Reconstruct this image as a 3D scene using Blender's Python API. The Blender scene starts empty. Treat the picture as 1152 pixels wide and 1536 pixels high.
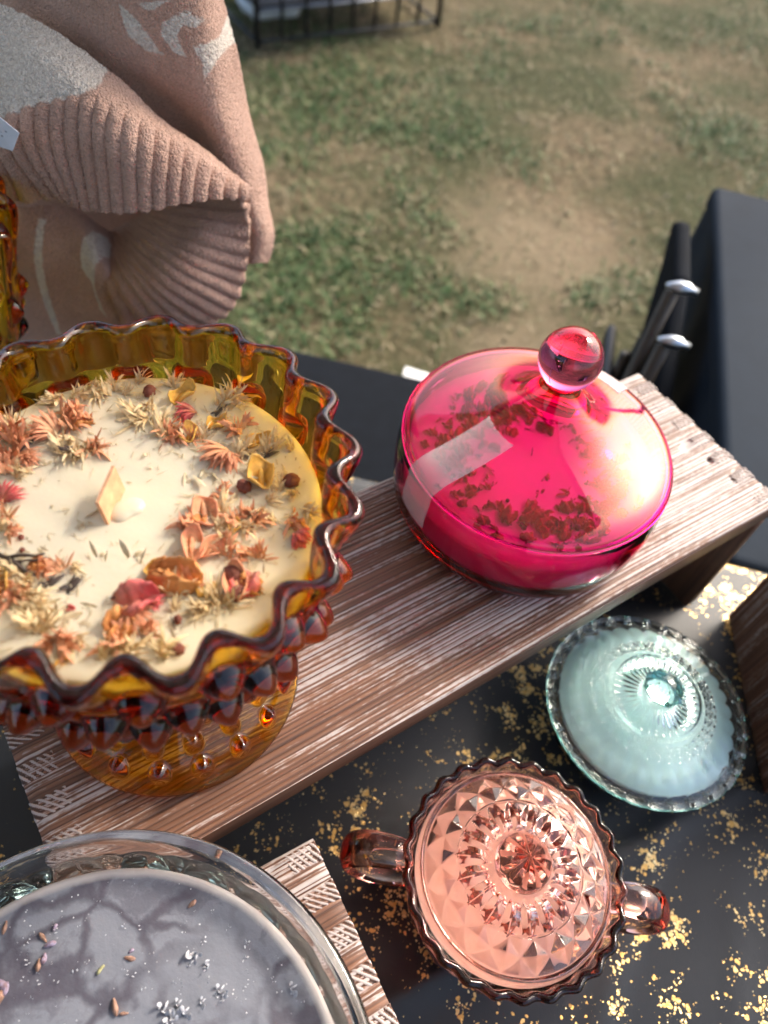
import bpy, math, random
import numpy as np
from mathutils import Vector, Matrix, noise as mn

random.seed(7)
rng = np.random.default_rng(7)
S = bpy.context.scene
COL = S.collection
PI = math.pi
R = math.radians

# ------------------------------------------------------------------ camera
cam = bpy.data.cameras.new('camera')
cam.sensor_width = 36; cam.sensor_fit = 'AUTO'
cam.lens = 36 * 1119 / 1536
cam.clip_start = 0.01; cam.clip_end = 300
cam.dof.use_dof = True; cam.dof.focus_distance = 0.31; cam.dof.aperture_fstop = 7.6
camo = bpy.data.objects.new('camera', cam); COL.objects.link(camo)
M = Matrix(((0.84102253, 0.37167997, -0.39310953), (-0.53062155, 0.7083651, -0.46546713), (0.10546027, 0.60006073, 0.79297241))).to_4x4()
M = Matrix(((M[0][0], M[0][1], M[0][2], 0), (M[1][0], M[1][1], M[1][2], 0), (M[2][0], M[2][1], M[2][2], 0.45), (0, 0, 0, 1)))
camo.matrix_world = M
S.camera = camo
GZ = -0.74                                  # the lawn, the table top is z = 0

# ------------------------------------------------------------------ world, sun, exposure
SUN_EL, SUN_AZ = R(40), R(6)               # azimuth measured from +X towards +Y
w = bpy.data.worlds.new('World'); S.world = w; w.use_nodes = True
nt = w.node_tree; nt.nodes.clear()
sky = nt.nodes.new('ShaderNodeTexSky'); sky.sky_type = 'NISHITA'; sky.sun_disc = False
sky.sun_elevation = SUN_EL; sky.sun_rotation = PI / 2 - SUN_AZ
sky.dust_density = 4.0; sky.ozone_density = 1.0; sky.air_density = 1.0
bg = nt.nodes.new('ShaderNodeBackground'); bg.inputs['Strength'].default_value = 0.15
wo = nt.nodes.new('ShaderNodeOutputWorld')
nt.links.new(sky.outputs[0], bg.inputs[0]); nt.links.new(bg.outputs[0], wo.inputs[0])
sl = bpy.data.lights.new('sun', 'SUN'); sl.energy = 1.9; sl.angle = R(14); sl.color = (1, 0.91, 0.78)
so = bpy.data.objects.new('sun', sl); COL.objects.link(so)
sd = Vector((math.cos(SUN_EL) * math.cos(SUN_AZ), math.cos(SUN_EL) * math.sin(SUN_AZ), math.sin(SUN_EL)))
so.rotation_euler = sd.to_track_quat('Z', 'Y').to_euler(); so.location = (2, 2, 4)
S.view_settings.view_transform = 'Standard'; S.view_settings.look = 'None'
S.view_settings.exposure = 1.5; S.view_settings.gamma = 1
S.view_settings.use_curve_mapping = False
S.render.engine = 'CYCLES'
cy = S.cycles
cy.max_bounces = 24; cy.transmission_bounces = 22; cy.transparent_max_bounces = 16; cy.glossy_bounces = 8
cy.diffuse_bounces = 4; cy.volume_bounces = 0
cy.sample_clamp_indirect = 6; cy.blur_glossy = 0.3
cy.caustics_reflective = True; cy.caustics_refractive = True
cy.use_denoising = True; cy.use_adaptive_sampling = True; cy.adaptive_threshold = 0.012

# ------------------------------------------------------------------ node helpers
class NG:
    def __init__(s, name):
        s.m = bpy.data.materials.new(name); s.m.use_nodes = True
        s.t = s.m.node_tree; s.t.nodes.clear()
        s.out = s.t.nodes.new('ShaderNodeOutputMaterial')
    def n(s, typ, ins=None, **kw):
        nd = s.t.nodes.new('ShaderNode' + typ)
        for k, v in kw.items(): setattr(nd, k, v)
        for k, v in (ins or {}).items():
            sock = nd.inputs[k]
            if isinstance(v, bpy.types.NodeSocket): s.t.links.new(v, sock)
            elif isinstance(v, bpy.types.Node): s.t.links.new(v.outputs[0], sock)
            else: sock.default_value = v
        return nd
    def link(s, a, b): s.t.links.new(a, b)
    def ramp(s, fac, stops, interp='LINEAR'):
        r = s.n('ValToRGB', {'Fac': fac}); cr = r.color_ramp; cr.interpolation = interp
        while len(cr.elements) < len(stops): cr.elements.new(0.5)
        for e, (p, c) in zip(cr.elements, stops):
            e.position = p; e.color = (c, c, c, 1) if isinstance(c, (int, float)) else (*c, 1)
        return r.outputs[0]
    def mix(s, f, a, b, mode='MIX'):
        nd = s.t.nodes.new('ShaderNodeMix'); nd.data_type = 'RGBA'; nd.blend_type = mode
        for i, v in ((0, f), (6, a), (7, b)):
            if isinstance(v, bpy.types.NodeSocket): s.t.links.new(v, nd.inputs[i])
            elif i == 0: nd.inputs[0].default_value = v
            else: nd.inputs[i].default_value = (*v, 1)
        return nd.outputs[2]
    def math(s, op, a, b=0.0, c=0.0):
        nd = s.n('Math', operation=op)
        for i, v in enumerate((a, b, c)):
            if isinstance(v, bpy.types.NodeSocket): s.t.links.new(v, nd.inputs[i])
            else: nd.inputs[i].default_value = v
        return nd.outputs[0]
    def coord(s, scale=(1, 1, 1), rot=(0, 0, 0), loc=(0, 0, 0), src='Object'):
        tc = s.n('TexCoord')
        return s.n('Mapping', {'Vector': tc.outputs[src], 'Scale': scale, 'Rotation': rot, 'Location': loc}).outputs[0]
    def noise(s, vec, scale, detail=4, rough=0.55, dist=0.0):
        return s.n('TexNoise', {'Vector': vec, 'Scale': scale, 'Detail': detail, 'Roughness': rough, 'Distortion': dist}).outputs[0]
    def bump(s, h, strength=0.3, dist=0.001, normal=None):
        i = {'Height': h, 'Strength': strength, 'Distance': dist}
        if normal is not None: i['Normal'] = normal
        return s.n('Bump', i).outputs[0]
    def done(s, shader, vol=None):
        s.t.links.new(shader.outputs[0] if isinstance(shader, bpy.types.Node) else shader, s.out.inputs['Surface'])
        if vol is not None: s.t.links.new(vol.outputs[0], s.out.inputs['Volume'])
        return s.m

def plain(name, col, rough=0.5, metal=0.0, spec=0.5, var=0.15, scale=40, bump=0.0, coat=0.0, sheen=0.0, bscale=300):
    g = NG(name); v = g.coord()
    n = g.noise(v, scale)
    c = g.mix(g.ramp(n, [(0.3, 0.0), (0.7, 1.0)]), tuple(x * (1 - var) for x in col), tuple(min(1, x * (1 + var)) for x in col))
    ins = {'Base Color': c, 'Roughness': rough, 'Metallic': metal, 'Specular IOR Level': spec, 'Coat Weight': coat, 'Sheen Weight': sheen}
    if bump: ins['Normal'] = g.bump(g.noise(v, bscale), bump, 0.0005)
    return g.done(g.n('BsdfPrincipled', ins))

def glass(name, sigma, ior=1.5, rough=0.0, surf=(1, 1, 1), bumps=0.05, bscale=120, lustre=None):
    """solid coloured glass: clear refracting skin, colour from absorption per metre inside"""
    g = NG(name); v = g.coord()
    nrm = g.bump(g.noise(v, bscale, 2), bumps, 0.0006)
    sh = g.n('BsdfGlass', {'Color': (*surf, 1), 'Roughness': rough, 'IOR': ior, 'Normal': nrm})
    if lustre:
        lw = g.n('LayerWeight', {'Blend': 0.45, 'Normal': nrm})
        fac = g.ramp(lw.outputs['Facing'], [(0.0, lustre[1]), (0.5, lustre[1] * 2.0), (1.0, min(1, lustre[1] * 4))])
        gl = g.n('BsdfGlossy', {'Color': (*lustre[0], 1), 'Roughness': 0.03, 'Normal': nrm})
        sh = g.n('MixShader', {0: fac, 1: sh.outputs[0], 2: gl.outputs[0]})
    d = max(sigma)
    vol = g.n('VolumeAbsorption', {'Color': (*[1 - s_ / d for s_ in sigma], 1), 'Density': d}) if d > 0 else None
    return g.done(sh, vol)

# ------------------------------------------------------------------ mesh helpers
def link(o, parent=None):
    COL.objects.link(o)
    if parent is not None: o.parent = parent
    return o
def mesh(name, V, F, mat, parent=None, smooth=True, attr=None, loc=None, rot=None):
    me = bpy.data.meshes.new(name)
    me.from_pydata([tuple(map(float, v)) for v in V], [], [tuple(map(int, f)) for f in F])
    me.materials.append(mat)
    me.polygons.foreach_set('use_smooth', [smooth] * len(me.polygons))
    for k, a in (attr or {}).items():
        at = me.attributes.new(k, 'FLOAT', 'POINT'); at.data.foreach_set('value', np.asarray(a, dtype=np.float32))
    me.update()
    o = link(bpy.data.objects.new(name, me), parent)
    if loc is not None: o.location = loc
    if rot is not None: o.rotation_euler = rot
    return o
def inst(src, name=None, parent=None, loc=(0, 0, 0), rot=(0, 0, 0), sc=(1, 1, 1)):
    o = src.copy(); o.name = name or src.name.split('.')[0]
    COL.objects.link(o); o.parent = parent
    o.location = loc; o.rotation_euler = rot; o.scale = sc
    return o
def thing(name, label, cat, loc=(0, 0, 0), rotz=0.0, group=None):
    o = bpy.data.objects.new(name, None); COL.objects.link(o); o.empty_display_size = 0.02
    o.location = loc; o.rotation_euler = (0, 0, rotz)
    o['label'] = label; o['category'] = cat
    if group: o['group'] = group
    return o
def tag(o, label, cat, group=None):
    o['label'] = label; o['category'] = cat
    if group: o['group'] = group
    return o
def catmull(P, n):
    """smooth curve through control points, n samples a segment"""
    P = np.array(P, float); out = []
    for i in range(len(P) - 1):
        p0 = P[max(i - 1, 0)]; p1 = P[i]; p2 = P[i + 1]; p3 = P[min(i + 2, len(P) - 1)]
        for t in np.linspace(0, 1, n, endpoint=False):
            out.append(0.5 * ((2 * p1) + (-p0 + p2) * t + (2 * p0 - 5 * p1 + 4 * p2 - p3) * t * t + (-p0 + 3 * p1 - 3 * p2 + p3) * t ** 3))
    out.append(P[-1]); return np.array(out)
def fix_out(o):
    import bmesh
    bm = bmesh.new(); bm.from_mesh(o.data); bmesh.ops.recalc_face_normals(bm, faces=bm.faces)
    if bm.calc_volume(signed=True) < 0: bmesh.ops.reverse_faces(bm, faces=bm.faces)
    bm.to_mesh(o.data); bm.free()
def lathe(name, prof, nth, mat, parent=None, disp=None, closed=True, smooth=True, loc=None, cap=True):
    """prof: rows (r, z[, weight]); disp(theta, r, z, w) -> r, z arrays"""
    prof = np.array([tuple(q) + (0,) * (3 - len(q)) for q in prof], float)
    if prof.shape[1] == 2: prof = np.c_[prof, np.zeros(len(prof))]
    m = len(prof); th = np.arange(nth) * 2 * PI / nth
    T, I = np.meshgrid(th, np.arange(m), indexing='ij')
    r = prof[I, 0]; z = prof[I, 1]; wgt = prof[I, 2]
    if disp: r, z = disp(T, r, z, wgt)
    V = np.stack([r * np.cos(T), r * np.sin(T), z], -1).reshape(-1, 3)
    a = (np.arange(nth)[:, None] * m + np.arange(m - 1)[None, :]).ravel()
    b = (((np.arange(nth) + 1) % nth)[:, None] * m + np.arange(m - 1)[None, :]).ravel()
    F = np.stack([a, b, b + 1, a + 1], -1).tolist()
    V = V.tolist()
    if cap:
        for k, flip in ((0, True), (m - 1, False)):
            zc = float(np.mean([V[i * m + k][2] for i in range(nth)]))
            V.append((0, 0, zc)); c = len(V) - 1
            for i in range(nth):
                p, q = i * m + k, ((i + 1) % nth) * m + k
                F.append((c, q, p) if flip else (c, p, q))
    # signed volume: outward skin
    A = np.array(V); Q = np.array([f if len(f) == 4 else (*f, f[2]) for f in F])
    vol = np.einsum('ij,ij->i', A[Q[:, 0]], np.cross(A[Q[:, 1]], A[Q[:, 2]])).sum() + np.einsum('ij,ij->i', A[Q[:, 0]], np.cross(A[Q[:, 2]], A[Q[:, 3]])).sum()
    if vol < 0: F = [tuple(f)[::-1] for f in F]
    return mesh(name, V, F, mat, parent, smooth, loc=loc)
def tube(name, pts, rad, mat, parent=None, n=10, flat=1.0, up=(0, 0, 1), side=None):
    P = [Vector(p) for p in pts]; V = []; F = []
    rad = rad if hasattr(rad, '__len__') else [rad] * len(P)
    for i, p in enumerate(P):
        d = (P[min(i + 1, len(P) - 1)] - P[max(i - 1, 0)]).normalized()
        u = Vector(up); 
        if abs(d.dot(u)) > 0.95: u = Vector((1, 0, 0))
        s_ = d.cross(u).normalized() if side is None else Vector(side).normalized(); q = s_.cross(d).normalized()
        for k in range(n):
            a = 2 * PI * k / n; V.append(p + s_ * math.cos(a) * rad[i] * flat + q * math.sin(a) * rad[i])
    for i in range(len(P) - 1):
        for k in range(n):
            F.append((i * n + k, i * n + (k + 1) % n, (i + 1) * n + (k + 1) % n, (i + 1) * n + k))
    F.append(tuple(range(n))[::-1]); F.append(tuple((len(P) - 1) * n + k for k in range(n)))
    o = mesh(name, V, F, mat, parent); fix_out(o); return o
def boxv(x0, x1, y0, y1, z0, z1, b=0.0):
    return ([(x0, y0, z0), (x1, y0, z0), (x1, y1, z0), (x0, y1, z0), (x0, y0, z1), (x1, y0, z1), (x1, y1, z1), (x0, y1, z1)],
            [(0, 3, 2, 1), (4, 5, 6, 7), (0, 1, 5, 4), (1, 2, 6, 5), (2, 3, 7, 6), (3, 0, 4, 7)])
def box(name, dims, mat, parent=None, bevel=0.0, loc=None, rot=None):
    V, F = boxv(*dims); o = mesh(name, V, F, mat, parent, smooth=False, loc=loc, rot=rot)
    if bevel:
        bm_ = o.modifiers.new('bevel', 'BEVEL'); bm_.width = bevel; bm_.segments = 3
    return o
def sstep(x, a, b):
    t = np.clip((x - a) / (b - a), 0, 1); return t * t * (3 - 2 * t)

# ------------------------------------------------------------------ wood
def wood_material(name='brushed_whitewashed_wood'):
    g = NG(name)
    v = g.coord(scale=(3, 300, 90)); v2 = g.coord(scale=(9, 1000, 300)); v3 = g.coord(scale=(9, 70, 40)); v4 = g.coord(scale=(160, 420, 300))
    h = g.n('Attribute', attribute_name='ridge').outputs['Fac']
    grain = g.noise(v, 1.0, 5, 0.6, 0.4); fine = g.noise(v2, 1.0, 3, 0.6); patch = g.noise(v3, 1.0, 4, 0.6)
    brown = g.mix(g.ramp(grain, [(0.3, 0), (0.72, 1)]), (0.075, 0.034, 0.022), (0.27, 0.125, 0.07))
    brown = g.mix(g.ramp(patch, [(0.45, 0.0), (0.75, 0.55)]), brown, (0.36, 0.19, 0.12))
    brown = g.mix(g.ramp(h, [(0.0, 0.95), (0.62, 0.0)]), brown, (0.040, 0.018, 0.013))  # dark brown grooves, with crevice shade put into the colour
    amt = g.math('ADD', g.math('MULTIPLY', g.ramp(h, [(0.35, 0), (0.8, 1)]), 0.62), g.math('MULTIPLY', g.ramp(fine, [(0.35, 0), (0.65, 1)]), 0.34))
    amt = g.math('ADD', amt, g.math('MULTIPLY', g.math('SUBTRACT', patch, 0.5), 1.3))
    amt = g.math('ADD', amt, g.math('MULTIPLY', g.math('SUBTRACT', g.noise(v4, 1.0, 3, 0.7), 0.5), 0.9))
    paint = g.n('Attribute', attribute_name='paint').outputs['Fac']
    amt = g.math('ADD', amt, g.math('SUBTRACT', paint, 0.5))
    mask = g.ramp(amt, [(0.6, 0), (0.86, 1)])
    col = g.mix(g.math('MULTIPLY', mask, 0.72), brown, (0.52, 0.48, 0.47))
    bm_ = g.bump(g.math('ADD', fine, g.math('MULTIPLY', grain, 0.6)), 0.45, 0.0006)
    rough = g.ramp(fine, [(0.2, 0.42), (0.8, 0.62)])
    return g.done(g.n('BsdfPrincipled', {'Base Color': col, 'Roughness': rough, 'Normal': bm_, 'Specular IOR Level': 0.5}))
WOOD = wood_material()

def ridge_profile(width, step, seed):
    r_ = random.Random(seed); edges = [0.0]
    while edges[-1] < width: edges.append(edges[-1] + r_.choice((1.3, 1.6, 1.9, 2.2, 2.6, 3.4)) * 1e-3)
    lv = [r_.uniform(0.55, 1.0) for _ in edges]
    def f(y):
        y = min(max(y, 0), width)
        for i in range(len(edges) - 1):
            if y < edges[i + 1]:
                u = (y - edges[i]) / (edges[i + 1] - edges[i])
                e = min(u / 0.28, (1 - u) / 0.22, 1.0)
                return lv[i] * max(0.0, e) ** 0.6
        return 0
    return f
def ridged_slab(name, L, W, th, seed, parent, amp=0.0011, paint=0.5, paint_sheen_end=None, nx=None, pockets=(), ystep=0.00035):
    """slab 0..L by 0..W, top at 0 with brushed ridges along X, thickness th below"""
    f = ridge_profile(W, ystep, seed)
    nx = nx or max(8, int(L / 0.004)); ny = int(W / ystep)
    tab = np.array([f(k * W / 2000.0) for k in range(2001)])
    X, Y = np.meshgrid(np.linspace(0, L, nx + 1), np.linspace(0, W, ny + 1), indexing='ij')
    wav = np.array([[mn.noise(Vector((x * 5 + seed, y * 9, 0))) for y in Y[0, ::12]] for x in X[:, 0]])
    wav = np.array([np.interp(Y[0], Y[0, ::12], row) for row in wav])
    yy = np.clip(Y + wav * 0.0022, 0, W)
    H = tab[np.clip((yy / W * 2000).astype(int), 0, 2000)]
    brk = np.array([[mn.noise(Vector((x * 7 + seed, y * 110, 5))) for y in Y[0, ::4]] for x in X[:, 0]])
    brk = np.array([np.interp(Y[0], Y[0, ::4], row) for row in brk])
    H = np.clip(H * (0.88 + 0.45 * brk), 0, 1.1)
    Z = (H - 1) * amp
    e = np.minimum(np.minimum(Y, W - Y), np.minimum(X, L - X)); Z -= 0.0012 * (1 - sstep(e, 0, 0.0016))
    for (px, py, a, b, dep) in pockets:
        q = ((X - px) * math.cos(0.6) + (Y - py) * math.sin(0.6)) / a; s_ = (-(X - px) * math.sin(0.6) + (Y - py) * math.cos(0.6)) / b
        k_ = np.exp(-(q * q + s_ * s_) ** 2); Z -= k_ * dep; H = H * (1 - k_) + k_ * 0.9
    V = np.stack([X, Y, Z], -1).reshape(-1, 3).tolist(); m = ny + 1
    a = (np.arange(nx)[:, None] * m + np.arange(ny)[None, :]).ravel()
    F = np.stack([a, a + m, a + m + 1, a + 1], -1).tolist()
    P = np.full(H.shape, paint, float)
    if paint_sheen_end is not None: P = paint + (paint_sheen_end - paint) * sstep(X / L, 0.35, 1.0)  # whiter towards the end: whitewash, plus sky sheen put into the colour
    hr = H.ravel().tolist(); pr = P.ravel().tolist()
    # skirt and bottom
    ring = [i * m for i in range(nx + 1)] + [nx * m + j for j in range(1, m)] + [i * m + ny for i in range(nx - 1, -1, -1)] + [j for j in range(ny - 1, 0, -1)]
    base = len(V)
    for k in ring: V.append((V[k][0], V[k][1], -th)); hr.append(0.45); pr.append(0.25)
    # a second copy of the rim keeps the side shading its own
    base2 = len(V)
    for k in ring: V.append((V[k][0], V[k][1], V[k][2])); hr.append(0.5); pr.append(0.25)
    n = len(ring)
    for i in range(n):
        j = (i + 1) % n; F.append((base2 + i, base + i, base + j, base2 + j))
    F.append(tuple(base + i for i in range(n))[::-1])
    return mesh(name, V, F, WOOD, parent, smooth=True, attr={'ridge': hr, 'paint': pr})

def finger_mesh(seed, w_=0.0087, l_=0.0150, th=0.0175):
    """end of one finger of the box joint: crosswise scored end grain"""
    r_ = random.Random(seed); V = []; F = []; hr = []; pr = []
    nx, ny = 24, 16; ang = r_.uniform(0.5, 1.0); pw = r_.uniform(2.0e-3, 2.7e-3); ph = r_.random() * 6
    for i in range(nx + 1):
        for j in range(ny + 1):
            x = l_ * i / nx; y = w_ * j / ny
            u = (x * math.cos(ang) + y * math.sin(ang)) / pw * 2 * PI + ph + 0.6 * mn.noise(Vector((x * 300, y * 300, seed)))
            h = min(1, max(0, 0.5 + 0.9 * math.sin(u))); e = min(x, l_ - x, y, w_ - y)
            V.append((x, y, (h - 1) * 0.0007 - 0.0006 * (1 - min(1, e / 0.0007)))); hr.append(h); pr.append(0.78)
    m = ny + 1
    for i in range(nx):
        for j in range(ny): F.append((i * m + j, (i + 1) * m + j, (i + 1) * m + j + 1, i * m + j + 1))
    ring = [i * m for i in range(nx + 1)] + [nx * m + j for j in range(1, m)] + [i * m + ny for i in range(nx - 1, -1, -1)] + [j for j in range(ny - 1, 0, -1)]
    base = len(V)
    for k in ring: V.append((V[k][0], V[k][1], -th)); hr.append(0.3); pr.append(0.3)
    n = len(ring)
    for i in range(n): j = (i + 1) % n; F.append((ring[i], base + i, base + j, ring[j]))
    F.append(tuple(base + i for i in range(n))[::-1])
    o = mesh('finger', V, F, WOOD, None, True, attr={'ridge': hr, 'paint': pr}); return o
def riser(label, loc, rotz, L, W, H, seed, paint, paint_sheen_end, pockets=(), phase=0, cat='riser', th=0.017):
    t = thing('wooden_riser', label, cat, loc, rotz, 'wooden display risers')
    top = ridged_slab('top_board', L, W, th, seed, t, paint=paint, paint_sheen_end=paint_sheen_end, pockets=pockets); top.location = (0, 0, H)
    for sx in (0, 1):                      # end panels: ridges run up and down
        pn = ridged_slab('end_panel', H - th, W, 0.0125, seed + 11 + sx, t, paint=0.35)
        if sx == 0: pn.rotation_euler = (0, -PI / 2, 0); pn.location = (0.0006, 0, 0)
        else: pn.rotation_euler = (0, PI / 2, 0); pn.location = (L - 0.0006, 0, H - th)
        # the inner face is scored too
        pi_ = ridged_slab('inner_face', H - th - 0.001, W - 0.001, 0.0012, seed + 31 + sx, pn, paint=0.3)
        pi_.rotation_euler = (PI, 0, 0); pi_.location = (0.0005, W - 0.0005, -0.0124)
        pitch = 0.0173; k = 0; y = 0.0048 + phase
        fm = [finger_mesh(seed * 5 + q) for q in range(4)]
        while y + 0.0087 < W:
            o = fm[k] if k < 4 else inst(fm[k % 4])
            o.parent = t; o.name = 'finger'
            o.location = ((-0.0002 if sx == 0 else L + 0.0002 - 0.0150), y, H + 0.0001)
            y += pitch; k += 1
        for q in fm[k:]: bpy.data.objects.remove(q)
    return t

riser('long brown whitewashed wooden riser carrying the amber compote and the red lidded bowl', (-0.047, 0.088, 0), 0, 0.434, 0.127, 0.118, 3, 0.50, 0.68,
      pockets=((0.413, 0.062, 0.006, 0.0035, 0.0016), (0.420, 0.047, 0.007, 0.0022, 0.0022), (0.424, 0.030, 0.008, 0.002, 0.0022)))
riser('lower brown wooden riser with bright white end grain squares under the grey candle dish', (-0.150, -0.056, 0), R(-3.2), 0.193, 0.136, 0.095, 8, 0.62, 0.66,
      pockets=((0.165, 0.128, 0.010, 0.0022, 0.0022), (0.150, 0.134, 0.012, 0.002, 0.002)))
riser('dark brown ribbed wooden riser at the right end of the table beside the aqua dish', (0.3160, -0.0320, 0), R(-38.4), 0.30, 0.127, 0.118, 21, 0.30, 0.35)

# ------------------------------------------------------------------ table and cloth
T_ = Vector((0.7156, -0.6985, 0)); N_ = Vector((0.6985, 0.7156, 0)); EDGE = 0.377; ANG = math.atan2(T_.y, T_.x)
def cloth_material():
    g = NG('black_gold_foil_cloth')
    v = g.coord()
    wv = g.n('VectorMath', {0: v, 1: g.n('VectorMath', {0: g.n('TexNoise', {'Vector': v, 'Scale': 260, 'Detail': 2}).outputs[1], 1: (0.0035, 0.0035, 0.0035)}, operation='MULTIPLY').outputs[0]}, operation='ADD').outputs[0]
    big = g.ramp(g.noise(v, 13, 3, 0.6), [(0.34, 0.10), (0.60, 1.0)])
    mid = g.ramp(g.noise(v, 60, 3, 0.65), [(0.38, 0.0), (0.62, 1.0)])
    cl = g.math('MULTIPLY', big, mid)
    f1 = g.n('TexVoronoi', {'Vector': wv, 'Scale': 390.0, 'Randomness': 1.0})
    f2 = g.n('TexVoronoi', {'Vector': wv, 'Scale': 620.0, 'Randomness': 1.0})
    rnd = g.n('SeparateColor', {0: f1.outputs['Color']}).outputs[0]
    rnd2 = g.n('SeparateColor', {0: f2.outputs['Color']}).outputs[0]
    t1 = g.math('LESS_THAN', f1.outputs['Distance'], g.math('MULTIPLY', g.math('SUBTRACT', g.math('MULTIPLY', cl, 1.22), g.math('MULTIPLY', rnd, 0.75)), 0.85))
    t2 = g.math('LESS_THAN', f2.outputs['Distance'], g.math('MULTIPLY', g.math('SUBTRACT', g.math('ADD', g.math('MULTIPLY', cl, 0.75), 0.06), g.math('MULTIPLY', rnd2, 0.85)), 0.85))
    fo = g.math('MAXIMUM', t1, t2)
    lines = g.n('TexWave', {'Vector': g.coord(rot=(0, 0, 0.3)), 'Scale': 420.0, 'Distortion': 0.4, 'Detail': 1.0}, wave_type='BANDS').outputs[1]
    base = g.mix(lines, (0.005, 0.006, 0.009), (0.010, 0.012, 0.016))
    cloth = g.n('BsdfPrincipled', {'Base Color': base, 'Roughness': 0.33, 'Specular IOR Level': 0.45, 'Sheen Weight': 0.0, 'Sheen Roughness': 0.4,
                                   'Normal': g.bump(lines, 0.35, 0.0003)})
    gold = g.n('BsdfPrincipled', {'Base Color': g.mix(rnd, (0.60, 0.36, 0.11), (0.86, 0.70, 0.38)), 'Metallic': 0.9, 'Roughness': 0.32,
                                  'Normal': g.bump(g.noise(v, 900, 2), 0.9, 0.0006)})
    return g.done(g.n('MixShader', {0: fo, 1: cloth.outputs[0], 2: gold.outputs[0]}))
CLOTH = cloth_material()
BLACK = plain('black_powder_coat', (0.012, 0.013, 0.016), 0.45)
tb = thing('folding_table', 'long table under the black and gold cloth that carries the candles', 'table', tuple(N_ * (EDGE - 0.38)) [:2] + (GZ,), ANG)
box('tabletop', (-0.85, 0.68, -0.374, 0.374, 0.700, 0.7365), plain('white_plastic', (0.7, 0.7, 0.68), 0.5), tb)
for sx in (-0.75, 0.6):
    for sy in (-0.33, 0.33):
        tube('leg', [(sx, sy, 0.0), (sx, sy, 0.699)], 0.014, plain('grey_steel', (0.3, 0.3, 0.31), 0.4, 0.8), tb)
# cloth: top sheet, rounded over the edge, then a drop
def cloth_sheet():
    r0 = 0.006; drop = 0.30; Lx0, Lx1, hw = -0.853, 0.683, 0.377
    def prof(s_, half):                       # distance from the middle -> (offset, z)
        a = abs(s_); sg = 1 if s_ >= 0 else -1; fl = half - r0
        if a <= fl: return s_, 0.0
        b = a - fl; arc = r0 * PI / 2
        if b < arc: return sg * (fl + r0 * math.sin(b / r0)), -r0 * (1 - math.cos(b / r0))
        return sg * half, -r0 - (b - arc)
    nxs = list(np.linspace(Lx0 - drop, Lx0 - 0.001, 30)) + list(np.linspace(Lx0, Lx1, 330)) + list(np.linspace(Lx1 + 0.001, Lx1 + drop, 30))
    nys = list(np.linspace(-hw - drop, -hw - 0.002, 30)) + list(np.linspace(-hw, hw - 0.02, 150)) + list(np.linspace(hw - 0.018, hw + 0.012, 24)) + list(np.linspace(hw + 0.02, hw + drop, 24))
    mx = (Lx0 + Lx1) / 2; V = []; F = []
    for sx in nxs:
        ox, zx = prof(sx - mx, (Lx1 - Lx0) / 2)
        for sy in nys:
            oy, zy = prof(sy, hw); z = zx + zy if (zx < 0) != (zy < 0) else min(zx, zy)
            p = Vector((sx * 3.1, sy * 3.1, 0))
            wr = 0.0
            if z > -0.004:                    # soft creases left from folding
                for (cx, cy_, a, wd, ht, ln) in ((-0.02, -0.10, 0.25, 0.006, 0.0018, 0.25), (0.16, -0.20, 1.15, 0.005, 0.002, 0.2), (0.26, -0.24, 1.0, 0.005, 0.002, 0.2), (0.06, -0.22, 0.95, 0.006, 0.002, 0.2), (0.24, 0.0, 0.4, 0.006, 0.0016, 0.2), (0.02, 0.02, 0.7, 0.008, 0.0022, 0.3), (0.10, -0.10, 1.25, 0.007, 0.0020, 0.25), (0.28, -0.16, 0.9, 0.009, 0.0022, 0.3), (-0.2, -0.1, 2.2, 0.01, 0.002, 0.3), (0.2, -0.28, 1.5, 0.008, 0.002, 0.3), (0.33, -0.05, 0.5, 0.008, 0.002, 0.2)):
                    u = (sx - cx) * math.cos(a) + (sy - cy_) * math.sin(a); v_ = -(sx - cx) * math.sin(a) + (sy - cy_) * math.cos(a)
                    wr += 1.8 * ht * math.exp(-(v_ / wd) ** 2) * math.exp(-(u / ln) ** 2)
                wr += 0.0006 * (1 + mn.noise(p * 3)) * (1 if abs(oy) < hw - 0.01 else 0)
                dy = 0; dx = 0
            else:
                k_ = min(1, -z / 0.15); dx = 0.0; dy = 0.0
                if zy < 0: dy = (1 if sy > 0 else -1) * k_ * 0.012 * (1 + math.sin(sx * 38 + 2 * mn.noise(p)))
                if zx < 0: dx = (1 if sx > mx else -1) * k_ * 0.012 * (1 + math.sin(sy * 38))
            V.append((ox + mx + dx, oy + dy, z + wr))
    m = len(nys)
    for i in range(len(nxs) - 1):
        for j in range(m - 1): F.append((i * m + j, (i + 1) * m + j, (i + 1) * m + j + 1, i * m + j + 1))
    o = mesh('tablecloth', V, F, CLOTH, None, True)
    o.location = (N_ * (EDGE - 0.377)).to_tuple()[:2] + (-0.0022,); o.rotation_euler = (0, 0, ANG)
    return tag(o, 'black tablecloth speckled with gold foil flakes spread over the display table', 'tablecloth')
cloth_sheet()

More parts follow.
